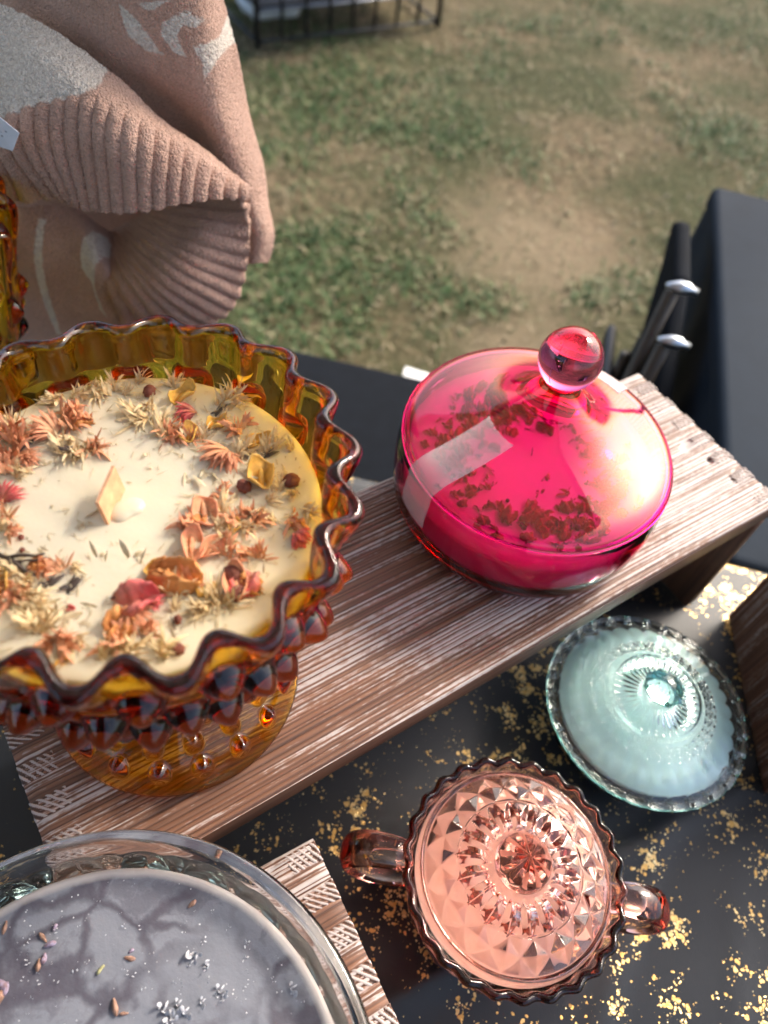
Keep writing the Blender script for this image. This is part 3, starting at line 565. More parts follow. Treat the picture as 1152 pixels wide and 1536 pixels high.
# world x, y of every piece on the cream wax: kind, variant, x, y, turn, size
FLOWERS = [('s', 2, 0.0218, 0.2159, 3.42, 1.08), ('s', 0, 0.0285, 0.2156, 5.85, 0.91), ('s', 1, 0.0345, 0.2173, 5.55, 0.93), ('s', 0, 0.0417, 0.213, 1.09, 0.85), ('s', 1, 0.0386, 0.2114, 2.22, 1.04), ('s', 1, 0.0348, 0.2113, 4.74, 0.85), ('p', 1, 0.0233, 0.2095, 5.65, 1.1), ('p', 1, 0.0256, 0.2058, 2.2, 1.1), ('p', 1, 0.0278, 0.2018, 3.06, 1.1), ('p', 0, 0.0207, 0.2053, 5.91, 1.1), ('p', 0, 0.0221, 0.201, 5.51, 1.1), ('f', 0, 0.0161, 0.1998, 2.4, 1.2), ('f', 1, 0.0153, 0.2044, 2.8, 1.0), ('s', 1, 0.0195, 0.1959, 3.87, 1.0), ('s', 1, 0.0181, 0.1891, 4.85, 1.0), ('s', 1, 0.0201, 0.1863, 3.01, 1.0), ('s', 1, 0.0162, 0.1917, 1.9, 1.0), ('s', 1, 0.0226, 0.1902, 5.02, 1.0), ('p', 0, 0.0242, 0.188, 5.22, 1.0), ('p', 1, 0.0271, 0.1896, 3.53, 0.9), ('o', 1, 0.0255, 0.2, 3.19, 0.7), ('d', 0, 0.0099, 0.2018, 3.87, 1.2), ('d', 0, 0.0196, 0.1883, 2.55, 1.2), ('p', 0, 0.0004, 0.2101, 3.07, 1.2), ('p', 1, 0.0012, 0.2052, 5.87, 1.2), ('p', 0, 0.0039, 0.2066, 4.93, 1.2), ('p', 1, -0.002, 0.1993, 4.56, 1.2), ('p', 0, -0.0006, 0.1952, 6.26, 1.2), ('p', 0, 0.004, 0.1996, 0.37, 1.2), ('p', 0, -0.0033, 0.1917, 1.72, 1.2), ('s', 0, 0.0038, 0.2102, 1.42, 1.0), ('s', 1, 0.0038, 0.2025, 5.5, 1.0), ('s', 0, -0.0005, 0.188, 0.67, 0.9), ('f', 0, 0.0033, 0.1933, -0.8, 0.9), ('s', 1, 0.0029, 0.1885, 3.28, 0.7), ('r', 0, -0.0077, 0.1791, 0.5, 1.2), ('r', 1, -0.0077, 0.1828, 5.36, 0.9), ('p', 0, -0.0091, 0.1729, 1.54, 1.0), ('s', 0, -0.011, 0.1695, 1.32, 1.1), ('p', 1, -0.0088, 0.1668, 5.53, 0.9), ('s', 1, 0.0433, 0.1985, 2.66, 1.1), ('s', 0, 0.0443, 0.1935, 3.0, 1.1), ('s', 1, 0.0482, 0.199, 4.5, 1.0), ('s', 1, 0.0439, 0.2088, 0.2, 0.8), ('b', 0, 0.0521, 0.2048, 2.28, 1.0), ('y', 0, 0.0623, 0.1986, 0.3, 1.0), ('s', 0, 0.0611, 0.2051, 1.08, 0.8), ('s', 1, 0.0508, 0.2121, 0.52, 0.8), ('r', 0, 0.063, 0.1887, 2.9, 1.15), ('s', 1, 0.0728, 0.1877, 0.5, 1.2), ('s', 0, 0.0776, 0.1892, 0.3, 1.2), ('d', 0, 0.0676, 0.1849, 0.4, 1.2), ('y', 1, 0.0666, 0.1798, 0.2, 1.0), ('s', 1, 0.0697, 0.1809, 5.99, 0.9), ('y', 0, 0.0566, 0.1794, 1.0, 0.95), ('p', 0, 0.0568, 0.1771, 0.16, 0.8), ('p', 1, 0.051, 0.1811, 4.58, 1.0), ('s', 0, 0.0481, 0.1887, 0.13, 1.1), ('s', 1, 0.0481, 0.1844, 1.61, 1.1), ('p', 0, 0.0508, 0.1848, 5.11, 1.1), ('s', 1, 0.0602, 0.1754, 0.99, 0.9), ('d', 0, 0.0523, 0.1794, 1.15, 0.9), ('f', 0, 0.0658, 0.1654, 3.4, 1.45), ('f', 1, 0.0653, 0.1633, 3.9, 1.3), ('s', 0, 0.0685, 0.1634, 0.2, 1.1), ('d', 0, 0.0722, 0.1657, 4.34, 1.0), ('p', 0, 0.0725, 0.1739, 2.42, 0.9), ('p', 1, 0.076, 0.1758, 0.27, 0.8), ('y', 1, 0.076, 0.166, 0.1, 1.0), ('d', 0, 0.0748, 0.1594, 6.22, 1.1), ('s', 1, 0.0771, 0.1608, 0.95, 1.0), ('s', 1, 0.0803, 0.1609, 1.2, 1.0), ('y', 0, 0.07, 0.1503, 1.2, 1.35), ('b', 0, 0.0626, 0.1491, 0.23, 1.1), ('b', 0, 0.0779, 0.1435, 2.16, 1.15), ('s', 1, 0.0765, 0.1396, 3.86, 0.8), ('s', 1, 0.0855, 0.1579, 2.12, 0.7), ('p', 1, 0.0555, 0.1515, 0.19, 0.8), ('p', 0, 0.0556, 0.1492, 2.82, 0.7), ('w', 0, 0.0485, 0.1627, 4.81, 1.3), ('w', 0, 0.0546, 0.1619, 4.65, 1.0), ('w', 1, 0.0546, 0.1576, 5.66, 1.0), ('r', 0, 0.0686, 0.1247, -1.3, 1.1), ('r', 1, 0.0674, 0.1233, -1.0, 1.0), ('p', 1, 0.0709, 0.1291, 4.75, 1.0), ('s', 1, 0.0769, 0.1307, 5.42, 1.0), ('c', 0, 0.0465, 0.1451, 4.43, 1.0), ('p', 0, 0.0415, 0.1431, 2.97, 0.9), ('s', 1, 0.0523, 0.1436, 1.42, 1.1), ('o', 1, 0.0439, 0.1434, 4.15, 0.5), ('p', 1, 0.04, 0.1424, 1.99, 1.0), ('c', 0, 0.0376, 0.1353, 1.2, 1.0), ('c', 0, 0.0437, 0.1315, 0.4, 0.95), ('p', 0, 0.0462, 0.1278, 0.64, 0.9), ('p', 1, 0.0595, 0.1382, 2.81, 0.9), ('p', 0, 0.0594, 0.1346, -0.7, 1.0), ('s', 1, 0.0552, 0.1343, 5.49, 1.0), ('y', 1, 0.0527, 0.1357, 0.8, 0.7), ('s', 0, 0.0496, 0.1328, 3.67, 0.9), ('p', 0, 0.0544, 0.1378, 2.47, 0.9), ('p', 1, 0.0517, 0.1248, 3.23, 0.9), ('p', 0, 0.055, 0.1219, 0.9, 0.8), ('s', 1, 0.0679, 0.1402, 6.03, 0.8), ('s', 1, 0.0733, 0.1432, 1.63, 0.8), ('s', 1, 0.064, 0.1374, 3.81, 0.7), ('s', 1, 0.0651, 0.1322, 2.64, 0.7), ('s', 0, 0.0485, 0.1379, 0.11, 0.8), ('o', 0, 0.0283, 0.1256, -0.7, 1.25), ('o', 1, 0.0257, 0.1298, -0.5, 0.9), ('y', 1, 0.0241, 0.1329, 3.5, 0.8), ('p', 0, 0.0314, 0.1226, 0.88, 1.0), ('s', 1, 0.0273, 0.1207, 0.36, 1.0), ('s', 0, 0.0252, 0.1233, 0.21, 0.9), ('t', 1, 0.0312, 0.1274, 1.01, 0.8), ('k', 0, 0.0155, 0.124, -0.2, 1.15), ('r', 1, 0.0178, 0.1233, -0.2, 1.1), ('f', 0, 0.0131, 0.122, -1.5, 1.0), ('o', 1, 0.0089, 0.1192, 0.6, 0.9), ('o', 0, 0.0066, 0.1167, 3.99, 0.7), ('p', 0, 0.007, 0.114, 3.19, 1.0), ('s', 0, 0.0075, 0.1101, 6.18, 1.0), ('s', 1, 0.0042, 0.1119, 5.87, 0.9), ('o', 1, 0.0114, 0.1203, 6.25, 0.6), ('p', 1, 0.0143, 0.1136, -0.1, 0.9), ('s', 1, 0.0014, 0.1123, 1.46, 0.9), ('d', 0, 0.0147, 0.1263, 2.79, 1.2), ('c', 0, 0.0439, 0.1158, 1.2, 1.25), ('b', 0, 0.0446, 0.1196, 1.57, 1.1), ('b', 0, 0.0424, 0.1112, 3.71, 1.2), ('k', 0, 0.047, 0.1141, 3.92, 0.8), ('o', 1, 0.0479, 0.1122, 5.03, 0.6), ('o', 1, 0.0455, 0.1177, 4.46, 0.55), ('s', 1, 0.0356, 0.1148, 1.61, 1.0), ('s', 0, 0.0367, 0.1124, 2.66, 0.9), ('s', 1, 0.0324, 0.1126, 3.3, 0.9), ('y', 1, 0.0349, 0.1171, 0.03, 0.8), ('s', 1, 0.0391, 0.1103, 0.22, 1.0), ('s', 0, 0.0302, 0.1125, 2.57, 0.8), ('w', 0, 0.0346, 0.1101, 0.7, 1.2), ('b', 1, 0.0235, 0.1128, 4.55, 0.7), ('s', 1, 0.0246, 0.1169, 1.51, 0.6), ('s', 0, 0.016, 0.1053, 0.63, 1.0), ('b', 1, 0.0198, 0.1039, 1.14, 0.9), ('t', 1, 0.0216, 0.1083, 1.5, 0.8), ('t', 0, -0.0142, 0.1603, -1.1, 1.5), ('t', 0, -0.0133, 0.1578, -0.6, 1.3), ('t', 1, -0.0106, 0.1536, -0.3, 1.2), ('d', 0, -0.013, 0.1508, 1.45, 1.0), ('y', 0, -0.0168, 0.1489, 1.36, 1.0), ('o', 1, -0.0167, 0.1475, 3.27, 0.6), ('s', 1, -0.0113, 0.1512, 2.85, 0.95), ('s', 2, -0.0098, 0.1464, 4.03, 0.95), ('s', 0, -0.0116, 0.1434, 4.3, 0.95), ('s', 0, -0.0098, 0.1398, 4.58, 0.95), ('s', 1, -0.0104, 0.1336, 2.67, 0.95), ('s', 0, -0.008, 0.1362, 3.65, 0.95), ('s', 0, -0.0117, 0.1369, 5.54, 0.95), ('p', 0, -0.0167, 0.1428, 5.78, 0.9), ('p', 1, -0.0148, 0.1407, 2.3, 0.9), ('p', 0, -0.0128, 0.1427, 3.83, 0.9), ('p', 1, -0.0049, 0.1492, 4.34, 0.9), ('o', 1, -0.0058, 0.1496, 5.86, 0.6), ('d', 0, -0.007, 0.1427, 0.2, 1.1), ('p', 0, 0.0001, 0.1459, 1.94, 0.8), ('s', 1, 0.0037, 0.1445, 5.49, 0.8), ('d', 0, -0.0019, 0.1381, 0.5, 1.3), ('d', 0, -0.0005, 0.1386, 0.6, 1.0), ('s', 1, -0.0125, 0.1311, 2.59, 1.2), ('s', 1, -0.0104, 0.1286, 0.66, 1.1), ('w', 0, -0.0055, 0.1272, 1.25, 1.2), ('p', 0, -0.0078, 0.1235, 4.87, 1.0), ('p', 1, -0.0064, 0.1203, 5.18, 0.9), ('s', 1, -0.0039, 0.1201, 5.1, 0.9), ('y', 1, -0.0092, 0.1159, 0.38, 0.5), ('p', 1, -0.0104, 0.1225, 4.0, 0.7), ('w', 0, 0.003, 0.1288, 2.91, 1.2), ('k', 0, -0.002, 0.1316, 5.59, 0.28), ('w', 0, 0.0109, 0.1593, 0.2, 1.3), ('w', 1, 0.0095, 0.1586, 0.3, 1.2), ('w', 0, 0.0209, 0.138, 1.5, 1.3), ('w', 0, 0.0117, 0.143, 1.5, 1.0), ('w', 1, 0.0407, 0.1782, 3.85, 1.1), ('w', 1, 0.0372, 0.1725, 0.03, 1.1), ('w', 1, 0.0039, 0.1706, 0.15, 1.0), ('w', 0, 0.0102, 0.1871, 1.92, 1.0), ('b', 1, -0.0078, 0.1577, 4.54, 0.5), ('b', 1, -0.0067, 0.1628, 1.38, 0.5), ('w', 1, -0.0046, 0.1605, 2.46, 0.69), ('w', 0, 0.0286, 0.1168, 1.6, 0.55), ('w', 1, -0.0019, 0.1319, 6.03, 0.78), ('w', 0, 0.0765, 0.1661, 4.54, 0.7), ('w', 1, 0.0006, 0.1925, 1.69, 0.71), ('w', 1, -0.0285, 0.1666, 5.85, 0.83), ('w', 1, 0.0173, 0.1934, 3.75, 0.72), ('w', 0, 0.0108, 0.1111, 3.68, 0.83), ('w', 2, 0.0612, 0.1814, 0.92, 0.67), ('w', 2, 0.0565, 0.1713, 6.21, 0.76), ('w', 0, 0.0545, 0.1864, 4.45, 0.85), ('w', 1, 0.0113, 0.1888, 0.7, 0.72), ('w', 0, 0.077, 0.1423, 2.07, 0.6), ('w', 0, -0.0065, 0.1555, 2.89, 0.78), ('w', 2, -0.0199, 0.1913, 4.58, 0.69), ('w', 1, 0.0173, 0.1063, 5.54, 0.57), ('w', 1, -0.0164, 0.1557, 1.59, 0.79), ('w', 1, -0.0138, 0.1842, 6.04, 0.63), ('w', 2, 0.0263, 0.1093, 1.41, 0.75), ('w', 2, -0.0127, 0.1869, 5.75, 0.63), ('w', 1, -0.0273, 0.1504, 4.08, 0.83), ('w', 2, 0.0841, 0.1646, 3.57, 0.65), ('w', 1, 0.0402, 0.2145, 5.12, 0.81), ('w', 2, 0.0439, 0.2074, 3.64, 0.7), ('w', 2, 0.006, 0.1401, 2.73, 0.6), ('w', 0, -0.0123, 0.1409, 6.11, 0.8), ('w', 2, -0.0049, 0.2035, 5.26, 0.76), ('w', 2, 0.029, 0.1142, 5.79, 0.68), ('w', 0, 0.0591, 0.1281, 3.85, 0.64), ('w', 1, 0.0311, 0.1021, 1.6, 0.75), ('w', 0, 0.0531, 0.1144, 1.02, 0.65), ('w', 0, -0.0098, 0.167, 1.78, 0.69), ('w', 1, 0.0573, 0.1588, 3.54, 0.58), ('w', 0, 0.0078, 0.1185, 3.04, 0.72), ('w', 1, 0.0545, 0.1425, 1.91, 0.76), ('w', 1, 0.0416, 0.1114, 3.25, 0.87), ('w', 2, -0.008, 0.1567, 3.33, 0.84), ('w', 1, 0.042, 0.1122, 0.26, 0.88), ('w', 0, -0.0143, 0.1415, 6.01, 0.54), ('w', 1, 0.0449, 0.121, 1.34, 0.64), ('w', 1, 0.0072, 0.1936, 2.78, 0.62), ('w', 1, 0.0719, 0.1239, 6.22, 0.59), ('w', 0, 0.0229, 0.1922, 2.94, 0.8), ('w', 0, 0.0476, 0.1297, 4.99, 0.59), ('w', 1, 0.0451, 0.1132, 5.08, 0.8), ('w', 2, 0.0181, 0.2084, 3.16, 0.78), ('w', 2, 0.0766, 0.1421, 5.46, 0.87), ('w', 1, 0.0289, 0.101, 3.34, 0.75), ('w', 1, 0.0628, 0.1757, 1.1, 0.88), ('w', 0, 0.001, 0.1936, 1.98, 0.65), ('w', 0, 0.0592, 0.152, 2.26, 0.87), ('w', 1, 0.0663, 0.1236, 0.05, 0.63), ('w', 2, 0.0493, 0.1162, 1.79, 0.76), ('w', 1, 0.0508, 0.1903, 0.6, 0.56), ('w', 1, 0.0383, 0.1941, 2.26, 0.54), ('w', 2, 0.0472, 0.2052, 3.83, 0.63), ('w', 0, -0.0085, 0.1959, 5.42, 0.57), ('w', 1, 0.0676, 0.1751, 0.83, 0.71), ('w', 2, 0.0502, 0.1255, 3.83, 0.66), ('w', 1, 0.0694, 0.1577, 3.08, 0.85), ('w', 0, -0.0186, 0.1452, 3.69, 0.72), ('w', 2, 0.0853, 0.1529, 2.85, 0.66), ('w', 0, -0.0018, 0.1539, 2.83, 0.74), ('w', 2, 0.0691, 0.1965, 5.75, 0.53), ('w', 0, 0.0097, 0.2082, 1.59, 0.77), ('w', 1, 0.0332, 0.1871, 4.21, 0.54), ('w', 0, 0.076, 0.1496, 5.39, 0.69), ('w', 0, 0.0584, 0.1717, 0.87, 0.7), ('w', 0, 0.0607, 0.1716, 5.16, 0.71), ('w', 0, 0.0049, 0.1086, 2.33, 0.5)]
rr = random.Random(5)
for (k, i, x, y, a, s_) in FLOWERS:
    piece(k, i, wax, x - 0.0278, y - 0.1585, wz - 0.0003, a, s_ * 1.28, (rr.uniform(-.3, .3), rr.uniform(-.3, .15)))
V = []; F = []; H = []                     # dust and fibres too small to pick apart
for k in range(1100):
    x, y, _k, _i, _a, _s = (lambda q: (q[2], q[3], q[0], q[1], q[4], q[5]))(rr.choice(FLOWERS))
    x += rr.gauss(0, 0.0055) - 0.0278; y += rr.gauss(0, 0.0055) - 0.1585
    if x * x + y * y > 0.058 ** 2: continue
    blade(rr.uniform(0.0010, 0.0048), rr.uniform(0.0003, 0.0007), rr.uniform(0, 6.28), rr.uniform(0, 0.3), 0, V, F, H, off=(x, y, wz + 0.0003), n=2)
ch = mesh('flower_chaff', V, F, PALEC, wax, True, attr={'ridge': H}); ch['kind'] = 'stuff'
# wooden wick
WICKW = plain('peach_wick_wood', (0.74, 0.40, 0.22), 0.6, var=0.3, scale=160, bump=0.3)
qa, qb, qc, qd = [Vector(q) - Vector((0.0278, 0.1585, 0.1145)) for q in ((0.01716, 0.1577, 0.2545), (0.0268, 0.1698, 0.2545), (0.02776, 0.16637, 0.2435), (0.01804, 0.15534, 0.2435))]
nn_ = (qb - qa).cross(qd - qa).normalized() * 0.0006
V = [q + nn_ for q in (qa, qb, qc, qd)] + [q - nn_ for q in (qa, qb, qc, qd)]
wk = mesh('wick', V, [(0, 1, 2, 3), (7, 6, 5, 4), (0, 4, 5, 1), (1, 5, 6, 2), (2, 6, 7, 3), (3, 7, 4, 0)], WICKW, root, False); fix_out(wk)
def blob(name, r, h, seed, mat, parent, loc):
    prof = [(r * math.sin(t) ** 0.8 if t > 0.01 else 0.0002, h * math.cos(t)) for t in np.linspace(0.0, PI / 2, 14)]
    return lathe(name, [(max(0.0002, a), b) for a, b in prof] + [(r * 1.15, -0.001)], 40, mat, parent,
                 disp=lambda T, rq, z, w_: (rq * (1 + 0.2 * np.sin(2 * T + seed) + 0.05 * np.sin(3 * T + seed * 2)), z), loc=loc, cap=True)
blob('wax_collar', 0.0050, 0.0022, 1.3, CREAM, wax, (0.0255 - 0.0278, 0.1585 - 0.1585, wz - 0.0002))

# second amber compote at the left edge
r2 = thing('amber_compote', 'tall amber hobnail glass compote cut off by the left picture edge beside the sweater', 'glassware', (-0.0280, 0.4330, 0.0))
GOLDG = glass('golden_amber_glass', (5, 42, 400), bumps=0.03, bscale=70)
fb2 = bumps_field([(0.2440, 18, 0.5, 0.0062, 0.085, 0.0050), (0.2290, 18, 0.0, 0.0062, 0.085, 0.0050), (0.2140, 18, 0.5, 0.0060, 0.09, 0.0045)])
def gold_disp(T, r, z, w_):
    z = z + 0.118; wv = sstep(z, 0.225, 0.265); c = np.cos(N_RUF * T + 0.1)
    return r + wv * 0.0042 * c + fb2(T, z) * ((w_ > 0.5) & (w_ < 1.5)) * (z > 0.19), z - 0.118 - wv * 0.002 * c
b2 = lathe('compote_glass', [(r, z - 0.118, w_) for r, z, w_ in compote_profile()], 540, GOLDG, r2, disp=gold_disp); b2.scale = (1.10, 1.10, 1.40); b2.rotation_euler = (0, 0, R(8))

# ------------------------------------------------------------------ cranberry lidded bowl
CRAN = glass('cranberry_glass', (10, 700, 260), bumps=0.015, bscale=40)
CRANL = glass('cranberry_lustre_glass', (8, 640, 150), bumps=0.015, bscale=40, lustre=((1.0, 0.62, 0.13), 0.045))
root = thing('red_lidded_bowl', 'round cranberry red glass bowl with domed lid and ball knob standing on the long riser', 'candle', (0.2375, 0.1670, 0.118))
bin_ = catmull([(0.0006, 0.0045), (0.040, 0.0046), (0.060, 0.0056), (0.0672, 0.0095), (0.0706, 0.0190), (0.0712, 0.0330), (0.0698, 0.0460)], 10)
brim = [(0.0690, 0.0470), (0.0694, 0.0482), (0.0702, 0.0486), (0.0711, 0.0480), (0.0716, 0.0466)]
bout = catmull([(0.0722, 0.0450), (0.0738, 0.0340), (0.0734, 0.0200), (0.0714, 0.0090), (0.0665, 0.0026), (0.0600, 0.0003), (0.0560, 0.0002), (0.0520, 0.0012), (0.0006, 0.0020)], 10)
lathe('bowl', np.r_[bin_, np.array(brim), bout], 240, CRAN, root)
PINKW = wax_material('pink_wax', (0.70, 0.20, 0.38), rough=0.4, sss=0.15)
pz = 0.0345
pwax = lathe('wax', [(0.0004, 0.0050), (0.0395, 0.0052), (0.0592, 0.0062), (0.0662, 0.0100), (0.0698, 0.0192), (0.0702, pz - 0.002), (0.0694, pz)] + [(r, pz) for r in np.linspace(0.062, 0.0004, 20)], 120, PINKW, root, disp=wax_top(0.06, 4, 0.0))
# lid: underside then top, knob fused on
lo = catmull([(0.0712, 0.0510), (0.0700, 0.0540), (0.0650, 0.0570), (0.0550, 0.0600), (0.0420, 0.0647), (0.0310, 0.0700), (0.0225, 0.0763), (0.0160, 0.0828), (0.0115, 0.0885), (0.0090, 0.0925), (0.0084, 0.0940), (0.0004, 0.0944)], 9)
kn = [(0.0152 * math.sin(t), 0.1072 - 0.0152 * math.cos(t)) for t in np.linspace(0.50, PI - 0.02, 30)]
kn[-1] = (0.0004, kn[-1][1]); kn = [(0.0004, 0.0923), (0.0062, 0.0925)] + kn
li = catmull([(0.0006, 0.0830), (0.005, 0.0818), (0.012, 0.0782), (0.018, 0.0733), (0.028, 0.0668), (0.042, 0.0612), (0.055, 0.0568), (0.0640, 0.0541), (0.0678, 0.0518), (0.0685, 0.0492)], 8)
lip = [(0.0690, 0.0489), (0.0716, 0.0489), (0.0724, 0.0496), (0.0722, 0.0506)]
ldo = lathe('lid', np.r_[li, np.array(lip), lo], 240, CRANL, root)
lathe('knob', np.array(kn), 96, glass('pale_cranberry_glass', (6, 70, 38), bumps=0.01), ldo)
# dried petals and seeds under the lid
DREDP = petal_mat('dark_red_petal', (0.25, 0.015, 0.03), (0.62, 0.05, 0.07)); DSEED = petal_mat('dark_seed', (0.05, 0.015, 0.015), (0.18, 0.05, 0.04))
PROTO['R'] = [husk(31, DREDP, 9, 0.0048, 0.0016, 0.8), husk(32, DREDP, 6, 0.0042, 0.0012, 1.5), crumple(33, DREDP, 0.0062)]
PROTO['D'] = [husk(34, DSEED, 7, 0.0034, 0.0010, 1.6), berry(35, DSEED, 0.0014, 'seed')]
rr = random.Random(12)
for k in range(290):
    a = rr.choice((rr.uniform(0, 2 * PI), rr.gauss(1.9, 0.6), rr.gauss(4.6, 0.9))); q = abs(rr.gauss(0.045, 0.0085))
    if q > 0.061: continue
    kind = rr.choice('RRRRRD')
    piece(kind, rr.randrange(3), pwax, q * math.cos(a), q * math.sin(a), pz - 0.0002, rr.uniform(0, 6.28), rr.uniform(0.7, 1.2), (rr.uniform(-.3, .3), rr.uniform(-.3, .2)))
piece('t', 1, pwax, 0.004, 0.003, pz, 0.9, 1.0, (0, -0.2)); 
# tape strips that hold the lid: frosted film following lid, rim and bowl
def tape_mat():
    g = NG('frosted_tape'); v = g.coord()
    n = g.noise(v, 120, 3)
    pr = g.n('BsdfPrincipled', {'Base Color': (0.90, 0.82, 0.82, 1), 'Roughness': 0.45, 'Normal': g.bump(n, 0.25, 0.0006)})
    tr = g.n('BsdfTransparent', {'Color': (1, 1, 1, 1)})
    return g.done(g.n('MixShader', {0: 0.27, 1: tr.outputs[0], 2: pr.outputs[0]}))
TAPE = tape_mat()
lop = np.array(sorted(lo.tolist())); 
def tape(az, w_, r_in, z_out, skew=0.0):
    path = [(r, float(np.interp(r, lop[:, 0], lop[:, 1])) + 0.0004) for r in np.linspace(r_in, 0.0700, 16)] + [(0.0728, 0.0518), (0.0735, 0.0495)]
    if z_out < 0.045: path += [(float(np.interp(z, [0.020, 0.034, 0.045], [0.0736, 0.0740, 0.0728])) + 0.0005, z) for z in np.linspace(0.0455, z_out, 6)]
    V = []; F = []; nn = 9
    for i, (r, z) in enumerate(path):
        for j in range(nn):
            o_ = (j / (nn - 1) - 0.5) * w_; rr_ = r; zig = 0.0003 * (j % 2) if i == 0 else 0
            # keep on the surface of revolution: same radius at every offset
            al = az + math.asin(max(-1, min(1, o_ / max(r, w_ * 0.6)))) + skew * (r - 0.05)
            V.append(((rr_ + zig) * math.cos(al), (rr_ + zig) * math.sin(al), z))
    for i in range(len(path) - 1):
        for j in range(nn - 1): F.append((i * nn + j, (i + 1) * nn + j, (i + 1) * nn + j + 1, i * nn + j + 1))
    o = mesh('tape_strip', V, F, TAPE, root, True); s_ = o.modifiers.new('thickness', 'SOLIDIFY'); s_.thickness = 0.00008; return o
tape(R(176), 0.0215, 0.031, 0.026)
tape(R(12), 0.0205, 0.056, 0.049)

# ------------------------------------------------------------------ peach covered sugar bowl
PEACH = glass('peach_glass', (7, 38, 46), bumps=0.02, bscale=50)
root = thing('peach_sugar_bowl', 'peach pressed glass sugar bowl with star cut lid and two handles on the black cloth', 'candle', (0.1290, 0.0115, 0.0), R(0))
NS = 28
def scal(T, r, z, w_):
    k_ = sstep(z, 0.050, 0.073) * (r > 0.040)
    rr_ = r + k_ * 0.0009 * np.cos(26 * T)
    body = (w_ > 0.5) * sstep(z, 0.010, 0.02) * (1 - sstep(z, 0.045, 0.060))
    d_ = np.abs(((T / (2 * PI) * 14) % 1) - 0.5) * 2
    return rr_ + body * 0.0018 * (1 - d_), z + k_ * 0.0005 * np.cos(26 * T)
pin = catmull([(0.0006, 0.0045), (0.022, 0.0050), (0.034, 0.0120), (0.0415, 0.0280), (0.0445, 0.0450), (0.0455, 0.0600), (0.0462, 0.0625)], 8)
plg = [(0.0485, 0.0630), (0.0490, 0.0665), (0.0496, 0.0720), (0.0503, 0.0738), (0.0516, 0.0744), (0.0530, 0.0738), (0.0537, 0.0722)]
pou = catmull([(0.0535, 0.0700), (0.0515, 0.0600), (0.0485, 0.0430), (0.0450, 0.0270), (0.0370, 0.0110), (0.0300, 0.0050), (0.0290, 0.0010), (0.0270, 0.0002), (0.0006, 0.0012)], 9)
P = [(a, b, 0) for a, b in pin] + [(a, b, 0) for a, b in plg] + [(a, b, 1) for a, b in pou]
lathe('bowl', P, 336, PEACH, root, disp=scal)
PWAX = wax_material('peach_wax', (0.82, 0.64, 0.55), rough=0.4, sss=0.15)
lathe('wax', [(0.0004, 0.0052), (0.0215, 0.0058), (0.0335, 0.0130), (0.0408, 0.0285), (0.0415, 0.0330), (0.0418, 0.0370), (0.0405, 0.0380), (0.030, 0.0378), (0.0004, 0.0378)], 90, PWAX, root)
def lid_cut(T, r, z, w_):
    out = z.copy(); und = (w_ < -0.5); T = T + und * PI / 17; top = (w_ > 0.5) * 0.55 - und * 1.0
    Rl = 0.0470; q = r / Rl
    # inner star: 20 lens shaped V cuts between q .30 and .60
    n = 17; a = np.abs(((T / (2 * PI) * n + 0.5) % 1) - 0.5) / n * 2 * PI * r        # distance from ray, metres
    u = np.clip((q - 0.30) / 0.32, 0, 1); wd = 0.0038 * np.sin(PI * u ** 0.8) ** 0.9 * (q > 0.30) * (q < 0.62) + 1e-6
    cut = np.clip(1 - a / wd, 0, 1) * 0.0042 * np.sin(PI * u) ** 0.5
    out = out - top * cut
    # outer ring: 20 pyramids between q .64 and .92
    a2 = np.abs(((T / (2 * PI) * n) % 1) - 0.5) * 2                                    # 1 at edges, 0 in the middle
    u2 = np.clip((q - 0.635) / 0.295, 0, 1); inr = (q > 0.635) * (q < 0.93)
    d1 = np.clip(1 - a2 - np.abs(2 * u2 - 1), 0, 1); d2 = np.clip(1 - (1 - a2) * 1.0 - 2 * (1 - u2), 0, 1); d3 = np.clip(1 - (1 - a2) - 2 * u2, 0, 1)
    out = out + (w_ > 0.5) * inr * (0.0036 * d1 + 0.0020 * d2 + 0.0016 * d3)
    # knob: 10 deep flutes
    kq = (w_ > 0.5) * (q < 0.285)
    a3 = np.abs(((T / (2 * PI) * 10) % 1) - 0.5) * 2
    out = out - kq * (1 - a3) ** 1.0 * 0.0030 * np.clip(q / 0.12, 0, 1) * np.clip((0.30 - q) / 0.06, 0, 1)
    return r, out
lt = catmull([(0.0004, 0.1010), (0.0040, 0.1003), (0.0085, 0.0975), (0.0118, 0.0935), (0.0128, 0.0895)], 10)
lt2 = catmull([(0.0130, 0.0880), (0.0134, 0.0862), (0.0160, 0.0850), (0.0225, 0.0838), (0.0285, 0.0822)], 12)
lt3 = catmull([(0.0288, 0.0822), (0.0292, 0.0812), (0.0300, 0.0806), (0.0370, 0.0778), (0.0430, 0.0742), (0.0440, 0.0730)], 14)
lt4 = [(0.0445, 0.0734), (0.0452, 0.0738), (0.0460, 0.0734), (0.0466, 0.0722), (0.0472, 0.0700), (0.0476, 0.0672), (0.0474, 0.0648), (0.0466, 0.0638), (0.0455, 0.0638), (0.0446, 0.0646)]
lu = catmull([(0.0438, 0.0670), (0.0400, 0.0690), (0.0300, 0.0725), (0.0200, 0.0752), (0.0100, 0.0772), (0.0004, 0.0778)], 16)
P = [(a, b, 1) for a, b in np.r_[lt, lt2, lt3]] + [(a, b, 0) for a, b in lt4] + [(a, b, -1) for a, b in lu]
lathe('lid', P, 480, PEACH, root, disp=lid_cut)
